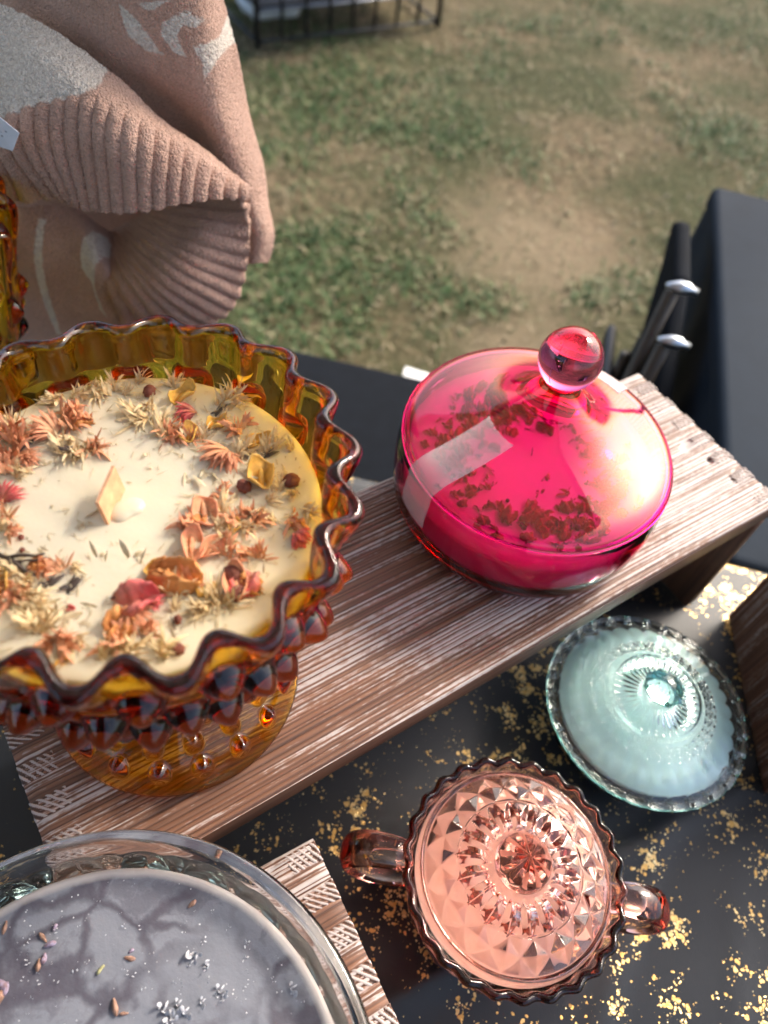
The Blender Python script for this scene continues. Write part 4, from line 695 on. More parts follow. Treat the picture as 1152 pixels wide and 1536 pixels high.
def handle(az, L=0.030):
    c = Vector((math.cos(az), math.sin(az), 0)); pts = []
    for k, (a, z) in enumerate(catmull([(0.0500, 0.0600), (0.0580, 0.0625), (0.0700, 0.0610), (0.0775, 0.0520), (0.0765, 0.0400), (0.0680, 0.0300), (0.0560, 0.0260), (0.0470, 0.0280)], 5)):
        pts.append(c * a + Vector((0, 0, z)))
    n = len(pts); rad = [0.0042 + 0.0012 * math.sin(PI * k / (n - 1)) for k in range(n)]
    return tube('handle', pts, rad, PEACH, root, 16, flat=1.7, side=(-c.y, c.x, 0))
handle(R(139)); handle(R(-42))

# ------------------------------------------------------------------ aqua covered dish
CLEAR = glass('clear_glass', (3, 1.5, 2), bumps=0.03, bscale=60)
AQUAG = glass('faint_aqua_glass', (20, 5, 6), bumps=0.03, bscale=60)
root = thing('aqua_lidded_dish', 'clear pressed glass lidded dish of pale aqua wax with a faceted knob on top', 'candle', (0.2662, 0.0425, 0.0), R(10))
bi = catmull([(0.0006, 0.0035), (0.030, 0.0042), (0.046, 0.0140), (0.0535, 0.0280), (0.0560, 0.0360)], 7)
bo = catmull([(0.0598, 0.0380), (0.0590, 0.0340), (0.0560, 0.0240), (0.0480, 0.0100), (0.0340, 0.0012), (0.0310, 0.0002), (0.0006, 0.0010)], 7)
lathe('bowl', [(a, b) for a, b in bi] + [(0.0568, 0.0376), (0.0590, 0.0382)] + [(a, b) for a, b in bo], 180, CLEAR, root,
      disp=lambda T, r, z, w_: (r + 0.0008 * np.cos(32 * T) * sstep(z, 0.01, 0.03) * (r > 0.05), z))
AQW = wax_material('aqua_wax', (0.62, 0.81, 0.82), rough=0.35, sss=0.2, bump=0.15)
lathe('wax', [(0.0004, 0.0042), (0.0295, 0.0050), (0.0440, 0.0148), (0.0500, 0.0284), (0.0525, 0.0370), (0.0515, 0.0392), (0.042, 0.0420), (0.025, 0.0440), (0.0004, 0.0445)], 120, AQW, root)
def aq(T, r, z, w_):
    n = 30; top = (w_ > 0.5); q = r / 0.0605
    s_ = np.abs(((T / (2 * PI) * n) % 1) - 0.5) * 2
    rim = top * (q > 0.86)
    rr_ = r + (q > 0.93) * 0.0007 * np.clip(1 - ((s_ - 0.0) ** 6), 0, 1)
    out = z - rim * (s_ > 0.84) * 0.0016 * np.clip((q - 0.86) / 0.04, 0, 1) - top * ((q > 0.88) & (q < 0.945) & (s_ < 0.72)) * 0.0015
    ribs = top * (q < 0.86) * (q > 0.62) * 0.0012 * (np.abs(np.cos(n * T / 2)) - 0.6) * np.sin(PI * np.clip((q - 0.62) / 0.24, 0, 1))
    fanr = top * (q < 0.425) * (q > 0.15) * 0.0010 * np.cos(36 * T) * np.sin(PI * np.clip((q - 0.15) / 0.275, 0, 1))
    tex = top * ((q > 0.50) & (q < 0.62)) * 0.0009 * np.sin(T * 37 + 3 * np.sin(q * 90)) * np.sin(q * 160)
    return rr_, out + ribs + fanr + tex
at_ = catmull([(0.0085, 0.0590), (0.0120, 0.0570), (0.0180, 0.0562), (0.0250, 0.0560)], 16)
at2 = [(0.0256, 0.0571), (0.0263, 0.0576), (0.0270, 0.0571), (0.0276, 0.0552)]
at3 = catmull([(0.0282, 0.0536), (0.0305, 0.0528), (0.0350, 0.0514), (0.0420, 0.0488), (0.0500, 0.0455), (0.0550, 0.0432), (0.0590, 0.0420), (0.0602, 0.0412)], 14)
at4 = [(0.0607, 0.0402), (0.0605, 0.0392), (0.0595, 0.0387), (0.0575, 0.0387), (0.0560, 0.0392)]
au = catmull([(0.0545, 0.0402), (0.0460, 0.0438), (0.0300, 0.0488), (0.0150, 0.0520), (0.0004, 0.0530)], 6)
# faceted knob drawn as part of the lid's skin
P = [(0.0004, 0.0735, 2), (0.0045, 0.0732, 2), (0.0054, 0.0727, 2), (0.0113, 0.0680, 2), (0.0119, 0.0668, 2), (0.0098, 0.0630, 2), (0.0052, 0.0596, 2), (0.0056, 0.0586, 2)]
P = [(a, b, 1.0 if c != 2 else 0.2) for a, b, c in P] + [(a, b, 1) for a, b in at_] + [(a, b, 0) for a, b in at2] + [(a, b, 1) for a, b in at3] + [(a, b, 0) for a, b in at4] + [(a, b, 0) for a, b in au]
def aq2(T, r, z, w_):
    kn_ = (w_ > 0.1) & (w_ < 0.3)
    seg = 2 * PI / 8; tt = (T % seg) - seg / 2; poly = math.cos(seg / 2) / np.cos(tt)
    r2, z2 = aq(T, r, z, w_)
    return np.where(kn_, r * poly * 1.04, r2), z2
lid = lathe('lid', P, 480, AQUAG, root, disp=aq2)

# ------------------------------------------------------------------ grey candle in clear dish
root = thing('grey_candle_dish', 'wide clear cut glass dish with marbled grey candle and lavender buds on the lower riser', 'candle', (-0.0610, 0.0150, 0.0955))
def cutd(T, r, z, w_):
    b = (w_ > 0.5) * sstep(z, 0.008, 0.016) * (1 - sstep(z, 0.038, 0.046))
    n = 22; a = np.abs(((T / (2 * PI) * n) % 1) - 0.5) * 2
    s_ = np.clip(1 - a - 0.5 * np.abs((z - 0.027) / 0.018), 0, 1)
    a2 = np.abs(((T / (2 * PI) * n * 2 + 0.5) % 1) - 0.5) * 2
    return r + b * (0.0048 * s_ ** 0.9 + 0.0010 * (1 - a2) * (s_ <= 0)), z
gi = catmull([(0.0006, 0.0045), (0.050, 0.0052), (0.0700, 0.0120), (0.0800, 0.0260), (0.0845, 0.0400), (0.0878, 0.0535)], 8)
gr = [(0.0884, 0.0550), (0.0896, 0.0560), (0.0912, 0.0562), (0.0926, 0.0554), (0.0932, 0.0540), (0.0928, 0.0525), (0.0916, 0.0512)]
go = catmull([(0.0908, 0.0500), (0.0888, 0.0430), (0.0870, 0.0300), (0.0810, 0.0150), (0.0680, 0.0035), (0.0600, 0.0004), (0.0560, 0.0002), (0.0006, 0.0012)], 12)
lathe('dish', [(a, b, 0) for a, b in gi] + [(a, b, 0) for a, b in gr] + [(a, b, 1) for a, b in go], 528, CLEAR, root, disp=cutd)
GREYW = wax_material('marbled_grey_wax', (0.195, 0.205, 0.24), edge=(0.50, 0.46, 0.44), veins=(0.075, 0.068, 0.09), rough=0.45, sss=0.05, r0=0.0800, r1=0.0820, bump=0.5, bscale=110)
gz = 0.0400
gw = lathe('wax', [(0.0004, 0.0052), (0.0495, 0.0060), (0.0690, 0.0128), (0.0785, 0.0265), (0.0830, gz - 0.002), (0.0828, gz - 0.0004), (0.0815, gz + 0.0003)] + [(r, gz, 1) for r in np.linspace(0.080, 0.0004, 40)], 200, GREYW, root, disp=wax_top(0.08, 2, 0.00015))
LAV = petal_mat('lavender_bud', (0.24, 0.15, 0.17), (0.42, 0.36, 0.50)); CRY = petal_mat('white_crystal', (0.40, 0.41, 0.45), (0.62, 0.62, 0.66)); BROWNB = petal_mat('brown_bud', (0.26, 0.14, 0.09), (0.45, 0.27, 0.20)); GRNB = petal_mat('green_bud', (0.30, 0.28, 0.12), (0.50, 0.47, 0.25))
def bud(seed, mat, L=0.0026, r=0.0007, name='lavender_bud'):
    r_ = random.Random(seed); pts = [(L * (k / 5 - 0.5), 0, 0.0006) for k in range(6)]
    o = tube(name, pts, [r * q for q in (0.45, 0.95, 1.0, 0.85, 0.7, 0.3)], mat, None, 8)
    for v in o.data.vertices: v.co += Vector((mn.noise(v.co * 900 + Vector((seed, 0, 0))), mn.noise(v.co * 900 + Vector((0, seed, 0))), mn.noise(v.co * 900))) * 0.00025
    at = o.data.attributes.new('ridge', 'FLOAT', 'POINT'); at.data.foreach_set('value', [r_.random() for _ in o.data.vertices]); return o
PROTO['L'] = [bud(41, LAV), bud(42, LAV, 0.0030)]; PROTO['B'] = [bud(43, BROWNB, 0.0030, 0.0007, 'brown_bud')]; PROTO['G'] = [bud(44, GRNB, 0.0028, 0.0006, 'green_bud')]
PROTO['X'] = [husk(45, CRY, 9, 0.0013, 0.0009, 2.5, name='wax_crystal'), husk(46, CRY, 6, 0.0010, 0.0008, 2.5, name='wax_crystal'), husk(47, CRY, 3, 0.0006, 0.0005, 2.5, name='wax_crystal')]
GREYBITS = [('B', 0, -0.0052, 0.0636, 3.39, 1.2), ('L', 0, -0.0527, 0.0773, 2.93, 1.4), ('L', 1, -0.0556, 0.0742, 1.0, 1.3), ('B', 0, -0.054, 0.0806, 5.01, 1.2), ('B', 0, -0.0578, 0.0732, 1.1, 1.3), ('L', 0, -0.0495, 0.0816, 3.87, 1.1), ('B', 0, -0.0642, 0.0906, 1, 1.4), ('L', 1, -0.0702, 0.0743, 2.11, 1.8), ('L', 0, -0.0691, 0.072, 1, 1.5), ('B', 0, -0.0718, 0.0702, 4.07, 1.7), ('G', 0, -0.0404, 0.0608, 0.5, 1.3), ('B', 0, -0.0307, 0.0589, 2.47, 1.2), ('B', 0, -0.04, 0.0477, 1.4, 1.6), ('B', 0, -0.0382, 0.0443, 5.87, 1.0), ('L', 0, -0.0295, 0.0607, 3.29, 0.9), ('X', 0, -0.0106, 0.0478, 4.9, 1.7), ('X', 0, -0.0119, 0.0471, 4.24, 1.5), ('X', 0, -0.0089, 0.0423, 3.21, 1.2), ('X', 1, -0.0139, 0.0466, 5.23, 0.8), ('X', 0, -0.0078, 0.0333, 0.95, 1.6), ('X', 0, -0.0072, 0.0313, 6.01, 1.2), ('X', 1, -0.01, 0.0325, 1.09, 1.1), ('X', 0, -0.0262, 0.0382, 1.27, 1.8), ('X', 0, -0.0248, 0.0346, 2.14, 1.9), ('X', 0, -0.0207, 0.0339, 0.9, 1.5), ('X', 0, -0.0217, 0.0373, 0.82, 1.3), ('X', 1, 0.0066, 0.0415, 1.97, 1.1), ('X', 0, 0.0138, 0.0207, 0.62, 1.3), ('X', 0, -0.0146, 0.0335, 0.63, 1.2), ('X', 1, 0.0031, 0.0494, 1.71, 0.7), ('X', 1, -0.0286, 0.0696, 3.07, 0.7), ('X', 1, 0.0041, 0.0375, 1.76, 0.8), ('X', 1, 0.0095, 0.0269, 2.64, 0.7), ('X', 2, -0.0536, 0.0721, 3.78, 0.58), ('X', 2, -0.0198, 0.0427, 1.41, 1.19), ('X', 2, -0.0501, 0.0808, 6.26, 1.05), ('X', 2, -0.0551, 0.0664, 4.79, 1.23), ('X', 2, -0.0593, 0.0693, 3.95, 1.19), ('X', 2, 0.0127, 0.0326, 5.64, 0.55), ('X', 2, -0.0109, 0.0373, 0.1, 1.26), ('X', 2, -0.0238, 0.0672, 3.73, 1.08), ('X', 2, -0.0033, 0.0255, 0.81, 0.84), ('X', 2, -0.0546, 0.0582, 6.09, 1.2), ('X', 2, -0.0323, 0.056, 3.65, 0.99), ('X', 2, -0.0287, 0.0473, 2.12, 1.18), ('X', 2, -0.0575, 0.0827, 2.96, 1.0), ('X', 2, 0.0026, 0.0325, 0.8, 0.96), ('X', 2, 0.0142, 0.0156, 5.17, 0.93), ('X', 2, -0.06, 0.0652, 6.23, 0.52), ('X', 2, -0.0606, 0.077, 4.17, 1.13), ('X', 2, -0.0409, 0.063, 1.02, 0.67), ('X', 2, 0.0017, 0.03, 2.81, 1.01), ('X', 2, -0.0343, 0.0824, 4.95, 0.88), ('X', 2, -0.0448, 0.0659, 5.38, 1.18), ('X', 2, -0.0465, 0.0644, 2.1, 1.24), ('X', 2, -0.0073, 0.0509, 4.04, 0.83), ('X', 2, -0.0103, 0.059, 5.92, 0.7), ('X', 2, -0.0036, 0.0287, 2.86, 0.6), ('X', 2, -0.036, 0.0428, 1.51, 0.73), ('X', 2, -0.0608, 0.0775, 3.79, 1.21), ('X', 2, -0.0415, 0.0775, 2.27, 0.79), ('X', 2, 0.0029, 0.05, 0.26, 0.52), ('X', 2, -0.001, 0.056, 0.31, 0.69), ('X', 2, -0.0498, 0.0815, 4.03, 1.11), ('X', 2, -0.0188, 0.0447, 4.44, 0.61), ('X', 2, -0.0625, 0.0792, 0.3, 0.71), ('X', 2, -0.0187, 0.0408, 0.61, 1.05), ('X', 2, -0.0344, 0.0574, 4.99, 0.78), ('X', 2, -0.0047, 0.061, 2.73, 0.54), ('X', 2, -0.0049, 0.0515, 3.36, 1.28), ('X', 2, -0.0627, 0.0725, 3.18, 1.05), ('X', 2, 0.0067, 0.0405, 1.14, 0.69), ('X', 2, -0.0288, 0.0742, 5.46, 0.52), ('X', 2, -0.0581, 0.0835, 5.73, 1.24), ('X', 2, -0.0442, 0.0661, 4.35, 0.58), ('X', 2, -0.0623, 0.0639, 1.39, 0.97), ('X', 2, -0.0249, 0.0344, 2.68, 1.24), ('X', 2, -0.0658, 0.0615, 5.14, 0.65), ('X', 2, -0.0248, 0.0567, 5.36, 1.29), ('X', 2, -0.0492, 0.0832, 0.95, 0.65), ('X', 2, -0.0299, 0.0537, 2.95, 1.28)]
rr = random.Random(3)
for (k, i, x, y, a, s_) in GREYBITS:
    piece(k, i, gw, x + 0.0610, y - 0.0150, gz - 0.0002, a, s_)

# ------------------------------------------------------------------ sweater hanging beyond the table
def knit_mat():
    g = NG('terry_knit'); v = g.coord()
    c = g.n('Attribute', attribute_name='cream').outputs['Fac']
    n1 = g.noise(v, 420, 4, 0.7); n2 = g.noise(v, 40, 3)
    loops = g.n('TexVoronoi', {'Vector': v, 'Scale': 900.0}).outputs['Distance']
    br = g.mix(g.ramp(n2, [(0.3, 0), (0.7, 1)]), (0.60, 0.35, 0.255), (0.74, 0.46, 0.35))
    cr = g.mix(g.ramp(n1, [(0.3, 0), (0.7, 1)]), (0.88, 0.79, 0.67), (0.96, 0.90, 0.81))
    edge = g.ramp(g.math('ADD', c, g.math('MULTIPLY', g.math('SUBTRACT', n1, 0.5), 0.7)), [(0.42, 0), (0.58, 1)])
    col = g.mix(edge, br, cr)
    col = g.mix(g.ramp(g.noise(v, 700, 3, 0.8), [(0.36, 0.42), (0.56, 0.0)]), col, (0.22, 0.12, 0.09))
    hgt = g.math('ADD', g.math('MULTIPLY', loops, -1.0), n1)
    return g.done(g.n('BsdfPrincipled', {'Base Color': col, 'Roughness': 0.95, 'Specular IOR Level': 0.1, 'Sheen Weight': 0.5, 'Sheen Roughness': 0.6, 'Sheen Tint': (0.9, 0.75, 0.68, 1),
                                          'Normal': g.bump(hgt, 1.0, 0.0020)}))
KNIT = knit_mat()
SW_body = [[(-0.3036, 0.3456, 0.0), (-0.2429, 0.3581, 0.03), (-0.1964, 0.3666, 0.045), (-0.1709, 0.3694, 0.04), (-0.1807, 0.3625, 0.0)], [(-0.3297, 0.2739, 0.0), (-0.2606, 0.2934, 0.03), (-0.2075, 0.3062, 0.045), (-0.1743, 0.3104, 0.04), (-0.1739, 0.2997, 0.0)], [(-0.3461, 0.2291, 0.0), (-0.2684, 0.2554, 0.035), (-0.2117, 0.2709, 0.05), (-0.1707, 0.2749, 0.04), (-0.1683, 0.2615, 0.0)], [(-0.362, 0.1854, 0.0), (-0.2732, 0.2158, 0.03), (-0.2093, 0.2306, 0.035), (-0.1661, 0.2395, 0.04), (-0.1613, 0.2213, 0.0)], [(-0.3628, 0.1283, -0.02), (-0.2904, 0.1491, -0.01), (-0.2136, 0.1757, 0.0), (-0.1601, 0.2048, 0.035), (-0.1527, 0.1865, 0.0)], [(-0.3614, 0.0784, -0.03), (-0.296, 0.0938, -0.03), (-0.2026, 0.1329, -0.01), (-0.1504, 0.1682, 0.03), (-0.1451, 0.1443, 0.0)], [(-0.3677, 0.0326, -0.04), (-0.304, 0.0484, -0.04), (-0.2109, 0.0848, -0.02), (-0.1567, 0.1273, 0.02), (-0.1496, 0.1178, 0.0)]]
SW_front = [[(-0.2956, 0.2796, 0.055), (-0.2636, 0.279, 0.06), (-0.2274, 0.2685, 0.065), (-0.1953, 0.2411, 0.06), (-0.1701, 0.2226, 0.055), (-0.1457, 0.1969, 0.045)], [(-0.2928, 0.2551, 0.075), (-0.2504, 0.2667, 0.085), (-0.2207, 0.2615, 0.09), (-0.1931, 0.2482, 0.085), (-0.168, 0.2264, 0.07), (-0.1452, 0.1992, 0.05)], [(-0.3001, 0.2191, 0.085), (-0.2555, 0.2351, 0.1), (-0.2231, 0.2383, 0.1), (-0.1904, 0.2363, 0.1), (-0.1668, 0.2201, 0.08), (-0.1442, 0.2017, 0.055)], [(-0.324, 0.1615, 0.08), (-0.2494, 0.1977, 0.095), (-0.2225, 0.1996, 0.1), (-0.1937, 0.2062, 0.1), (-0.1662, 0.2082, 0.085), (-0.1447, 0.2003, 0.055)]]
SW_inner = [[(-0.2192, 0.1613, 0.02), (-0.228, 0.1476, 0.015), (-0.2418, 0.1354, 0.01), (-0.256, 0.1239, 0.005), (-0.2677, 0.1157, 0.005), (-0.2734, 0.1146, 0.01), (-0.2751, 0.1202, 0.02)], [(-0.186, 0.1673, 0.02), (-0.1766, 0.1685, 0.045), (-0.181, 0.1573, 0.06), (-0.1892, 0.1494, 0.07), (-0.2011, 0.1397, 0.075), (-0.2149, 0.1299, 0.075), (-0.2359, 0.1167, 0.07)], [(-0.1475, 0.1943, 0.045), (-0.1476, 0.1676, 0.04), (-0.1515, 0.1391, 0.04), (-0.1587, 0.1146, 0.045), (-0.1729, 0.0959, 0.05), (-0.1991, 0.0756, 0.055), (-0.2393, 0.0501, 0.055)]]
SW_low = [[(-0.348, 0.1438, 0.05), (-0.2973, 0.1554, 0.05), (-0.2812, 0.1479, 0.03), (-0.2701, 0.132, 0.02), (-0.2647, 0.1194, 0.01)], [(-0.3578, 0.1009, 0.06), (-0.3092, 0.113, 0.06), (-0.2728, 0.122, 0.06), (-0.2469, 0.1318, 0.065), (-0.2373, 0.1202, 0.06)], [(-0.4196, -0.0368, 0.04), (-0.331, -0.0019, 0.05), (-0.2907, 0.0258, 0.06), (-0.2493, 0.0413, 0.06), (-0.2097, 0.0477, 0.05)]]
P_cream = [(-0.2898, 0.2908), (-0.2567, 0.2843), (-0.2434, 0.2813), (-0.2195, 0.2745), (-0.2025, 0.2607), (-0.1893, 0.2459), (-0.1962, 0.2591), (-0.214, 0.2596), (-0.2374, 0.2523), (-0.259, 0.2412), (-0.303, 0.2245)]
P_m1 = [(-0.2089, 0.2885), (-0.2006, 0.2839), (-0.1938, 0.2757), (-0.1882, 0.2683), (-0.1974, 0.2692), (-0.2057, 0.2751), (-0.2086, 0.284)]
P_m2 = [(-0.1978, 0.2904), (-0.1811, 0.2948), (-0.1909, 0.2886), (-0.1956, 0.2884)]
P_m3 = [(-0.186, 0.2849), (-0.1764, 0.2896), (-0.1706, 0.2845), (-0.173, 0.2815), (-0.1782, 0.2835), (-0.181, 0.278), (-0.1771, 0.2674), (-0.1834, 0.2705), (-0.1883, 0.2782)]
P_m4 = [(-0.1746, 0.2736), (-0.1679, 0.2735), (-0.1653, 0.2718), (-0.1654, 0.2658), (-0.17, 0.2559), (-0.1708, 0.2657)]
P_l1 = [(-0.2621, 0.1481), (-0.2538, 0.1425), (-0.246, 0.1347), (-0.2497, 0.1146), (-0.2462, 0.0928), (-0.2496, 0.0978), (-0.2513, 0.1208), (-0.2582, 0.1271)]
P_l2 = [(-0.2919, 0.1479), (-0.2876, 0.1465), (-0.2887, 0.1072), (-0.2907, 0.0591), (-0.2964, 0.0576), (-0.2956, 0.1054)]
P_b1 = [(-0.2834, 0.2729), (-0.2525, 0.2805), (-0.2462, 0.2781), (-0.2516, 0.2716), (-0.2605, 0.2718), (-0.2865, 0.2645)]
P_b2 = [(-0.2507, 0.2686), (-0.2414, 0.2697), (-0.2365, 0.2681), (-0.2444, 0.2654)]
P_tag = [(-0.2504, 0.2544), (-0.2361, 0.2494), (-0.2456, 0.2365), (-0.2589, 0.2337)]

def inpoly(x, y, P):
    c = False; j = len(P) - 1
    for i in range(len(P)):
        if (P[i][1] > y) != (P[j][1] > y) and x < (P[j][0] - P[i][0]) * (y - P[i][1]) / (P[j][1] - P[i][1]) + P[i][0]: c = not c
        j = i
    return c
def polyd(x, y, P):
    """signed distance to a polygon, positive inside"""
    best = 9
    for i in range(len(P)):
        ax, ay = P[i - 1]; bx, by = P[i]; dx, dy = bx - ax, by - ay
        t = max(0, min(1, ((x - ax) * dx + (y - ay) * dy) / (dx * dx + dy * dy + 1e-12)))
        best = min(best, math.hypot(x - ax - t * dx, y - ay - t * dy))
    return best if inpoly(x, y, P) else -best
def patch(name, net, nu, nv, polys, ribs=None, thick=0.004, fuzz=0.0005, parent=None, deep=0.0):
    net = np.array(net, float); rows = np.array([catmull(r, 12) for r in net])
    full = np.array([catmull(rows[:, k], 12) for k in range(rows.shape[1])]).transpose(1, 0, 2)
    a = np.linspace(0, full.shape[0] - 1, nv + 1); b = np.linspace(0, full.shape[1] - 1, nu + 1)
    G = np.zeros((nv + 1, nu + 1, 3))
    for c in range(3):
        g1 = np.array([np.interp(b, np.arange(full.shape[1]), row) for row in full[:, :, c]])
        G[:, :, c] = np.array([np.interp(a, np.arange(full.shape[0]), col) for col in g1.T]).T
    W = G[..., 0:1] * np.array(T_)[None, None] + G[..., 1:2] * np.array((0, 0, 1.0))[None, None] + (0.455 - G[..., 2:3]) * np.array(N_)[None, None]
    du = np.gradient(W, axis=1); dv = np.gradient(W, axis=0); nr = np.cross(du, dv); nr /= np.linalg.norm(nr, axis=2, keepdims=True) + 1e-12
    if np.mean(nr @ np.array(N_)) > 0: nr = -nr
    V = []; cr = []
    for i in range(nv + 1):
        for j in range(nu + 1):
            t, z = G[i, j, 0], G[i, j, 1]; p = Vector(W[i, j]); u, v_ = j / nu, i / nv
            best = max([polyd(t, z, P_) for P_ in polys] + [-1]) if polys else -1
            cm = min(1, max(0, 0.5 + best / 0.004)); cr.append(cm)
            h = fuzz * (mn.noise(p * 480) + 0.6 * mn.noise(p * 820)) + 0.0035 * mn.noise(p * 28)
            if ribs: h += ribs(u, v_) * (1 - cm)
            V.append(p + Vector(nr[i, j]) * h)
    m = nu + 1; F = [(i * m + j, i * m + j + 1, (i + 1) * m + j + 1, (i + 1) * m + j) for i in range(nv) for j in range(nu)]
    o = mesh(name, V, F, KNIT, parent, True, attr={'cream': cr})
    s_ = o.modifiers.new('thickness', 'SOLIDIFY'); s_.thickness = thick; s_.offset = 0
    return o
sw = thing('knit_sweater', 'fuzzy dusty brown knit sweater with cream motifs hanging folded beyond the table edge', 'sweater', (0, 0, 0))
patch('body_panel', SW_body, 170, 230, [P_m1, P_m2, P_m3, P_m4], parent=sw)
def rib_h(u, v_): return 0.0062 * (abs(math.sin(PI * 21 * u)) ** 0.55 - 0.6) * min(1, max(0, (v_ - 0.30) / 0.12))
patch('ribbed_hem', SW_front, 260, 150, [P_cream], ribs=rib_h, parent=sw)
patch('inner_hem', SW_inner, 220, 90, [], ribs=lambda u, v_: 0.0062 * (abs(math.sin(PI * 14 * u)) ** 0.55 - 0.6) * min(1, 0.15 + v_), parent=sw)
patch('lower_panel', SW_low, 150, 120, [P_l1, P_l2], parent=sw)
TAGM = plain('satin_label', (0.72, 0.76, 0.86), 0.5)
tv = [T_ * t + Vector((0, 0, z)) + N_ * (0.455 - o_) for (t, z), o_ in zip(P_tag, (0.117, 0.122, 0.118, 0.112))]
lab = mesh('care_label', tv, [(0, 1, 2, 3)], TAGM, sw, False); s_ = lab.modifiers.new('thickness', 'SOLIDIFY'); s_.thickness = 0.0004
INK = plain('grey_ink', (0.12, 0.13, 0.2), 0.6)
for k, (f0, f1, g_) in enumerate(((0.30, 0.55, 0.30), (0.28, 0.62, 0.42), (0.30, 0.5, 0.54))):
    a, b, c, d = tv
    L_ = lambda u, v_: (a.lerp(b, u)).lerp(d.lerp(c, u), v_) - N_ * 0.0006
    mesh('print', [L_(f0, g_), L_(f1, g_), L_(f1, g_ + 0.045), L_(f0, g_ + 0.045)], [(0, 1, 2, 3)], INK, lab, False)

# ------------------------------------------------------------------ added canopy, out of view: shades the stall, mirrored in the glass
def canopy():
    g = NG('canopy_fabric'); v = g.coord(); n_ = g.noise(v, 3, 3)
    c = g.mix(n_, (0.34, 0.33, 0.31), (0.42, 0.41, 0.38))
    m_ = g.n('MixShader', {0: 0.35, 1: g.n('BsdfDiffuse', {'Color': c}).outputs[0], 2: g.n('BsdfTranslucent', {'Color': c}).outputs[0]})
    mat = g.done(m_)
    t0, t1, n0, n1 = -2.40, 0.62, -0.85, 1.30
    root = thing('added_canopy', 'added fabric canopy on four poles, out of view, shading the display table', 'canopy', (0, 0, GZ))
    z0, z1 = 1.30, 1.85; k = 16; V = []; F = []
    for i in range(k + 1):
        for j in range(k + 1):
            a, b = i / k, j / k; h = min(a, 1 - a, b, 1 - b) * 2
            V.append(T_ * (t0 + (t1 - t0) * a) + N_ * (n0 + (n1 - n0) * b) + Vector((0, 0, z0 + (z1 - z0) * h ** 0.9 - GZ)))
    m = k + 1; F = [(i * m + j, (i + 1) * m + j, (i + 1) * m + j + 1, i * m + j + 1) for i in range(k) for j in range(k)]
    o = mesh('roof', V, F, mat, root, True)
    ring = [(t0, n0), (t1, n0), (t1, n1), (t0, n1)]
    W_ = []; kk = 60
    for i in range(kk + 1):
        for z in (0.02, z0 - GZ): W_.append(T_ * (-0.50 + 0.75 * i / kk) + N_ * (n0 + 0.02 + 0.02 * math.sin(i * 1.3)) + Vector((0, 0, z)))
    mesh('light_blocker', W_, [(2 * i, 2 * i + 2, 2 * i + 3, 2 * i + 1) for i in range(kk)], plain('dark_blocker_fabric', (0.06, 0.06, 0.065), 0.8), root)  # added unseen dark sheet behind the camera, keeps sky reflections off the glass
    for i in range(4):
        (a, b), (c_, d) = ring[i], ring[(i + 1) % 4]
        P = [T_ * a + N_ * b, T_ * c_ + N_ * d]
        mesh('valance', [P[0] + Vector((0, 0, z0 - GZ)), P[1] + Vector((0, 0, z0 - GZ)), P[1] + Vector((0, 0, z0 - 0.16 - GZ)), P[0] + Vector((0, 0, z0 - 0.16 - GZ))], [(0, 1, 2, 3)], mat, root, False)
        p = T_ * a + N_ * b; tube('pole', [p + Vector((0, 0, 0)), p + Vector((0, 0, z0 - GZ))], 0.016, plain('white_pole', (0.7, 0.7, 0.7), 0.4), root, 10)
canopy()

# ------------------------------------------------------------------ black things beyond the table
def tn(t, n, z): return T_ * t + N_ * n + Vector((0, 0, z))
BLKF = plain('black_canvas', (0.006, 0.008, 0.012), 0.85, spec=0.1, sheen=0.0, bump=0.4, bscale=900)
BLKT = plain('black_stretch_cloth', (0.011, 0.018, 0.029), 0.7, spec=0.08, sheen=0.0, var=0.08, bump=0.3, bscale=800)
ch = thing('folding_chair', 'black canvas chair seat with a curved edge beyond the table between the two big candles', 'chair', (0, 0, GZ))
def slab_poly(name, pts2, z, th, mat, parent, n_round=0):
    V = [p for p in [tn(t, n, z) for t, n in pts2]] + [tn(t, n, z - th) for t, n in pts2]; k = len(pts2)
    F = [tuple(range(k))[::-1] if False else tuple(range(k)), tuple(range(k, 2 * k))[::-1]] + [(i, i + k, (i + 1) % k + k, (i + 1) % k) for i in range(k)]
    o = mesh(name, [v - Vector((0, 0, GZ)) for v in V], F, mat, parent, False); b_ = o.modifiers.new('bevel', 'BEVEL'); b_.width = min(0.012, th * 0.3); b_.segments = 4; b_.limit_method = 'ANGLE'; return o
def rrect(t0, t1, n0, n1, r, k=8):
    out = []
    for (cx, cy_, a0) in ((t1 - r, n1 - r, 0), (t0 + r, n1 - r, 90), (t0 + r, n0 + r, 180), (t1 - r, n0 + r, 270)):
        for i in range(k + 1): a = R(a0 + 90 * i / k); out.append((cx + r * math.cos(a), cy_ + r * math.sin(a)))
    return out
slab_poly('seat', rrect(-0.34, 0.12, 0.40, 0.825, 0.09), -0.29, 0.035, BLKF, ch)
for (t, n) in ((-0.28, 0.46), (-0.28, 0.76), (0.06, 0.46), (0.06, 0.76)):
    p = tn(t, n, 0); tube('leg', [(p.x, p.y, 0), (p.x, p.y, 0.416)], 0.011, BLACK, ch)
nb = thing('side_table', 'dark smooth cloth covered table standing across the right edge of the picture', 'table', (0, 0, GZ))
pts = [(0.2560, 0.400), (1.10, 0.345), (1.10, 0.985), (0.2835, 1.030)]
slab_poly('tabletop', pts, -0.030, 0.030, BLKT, nb)
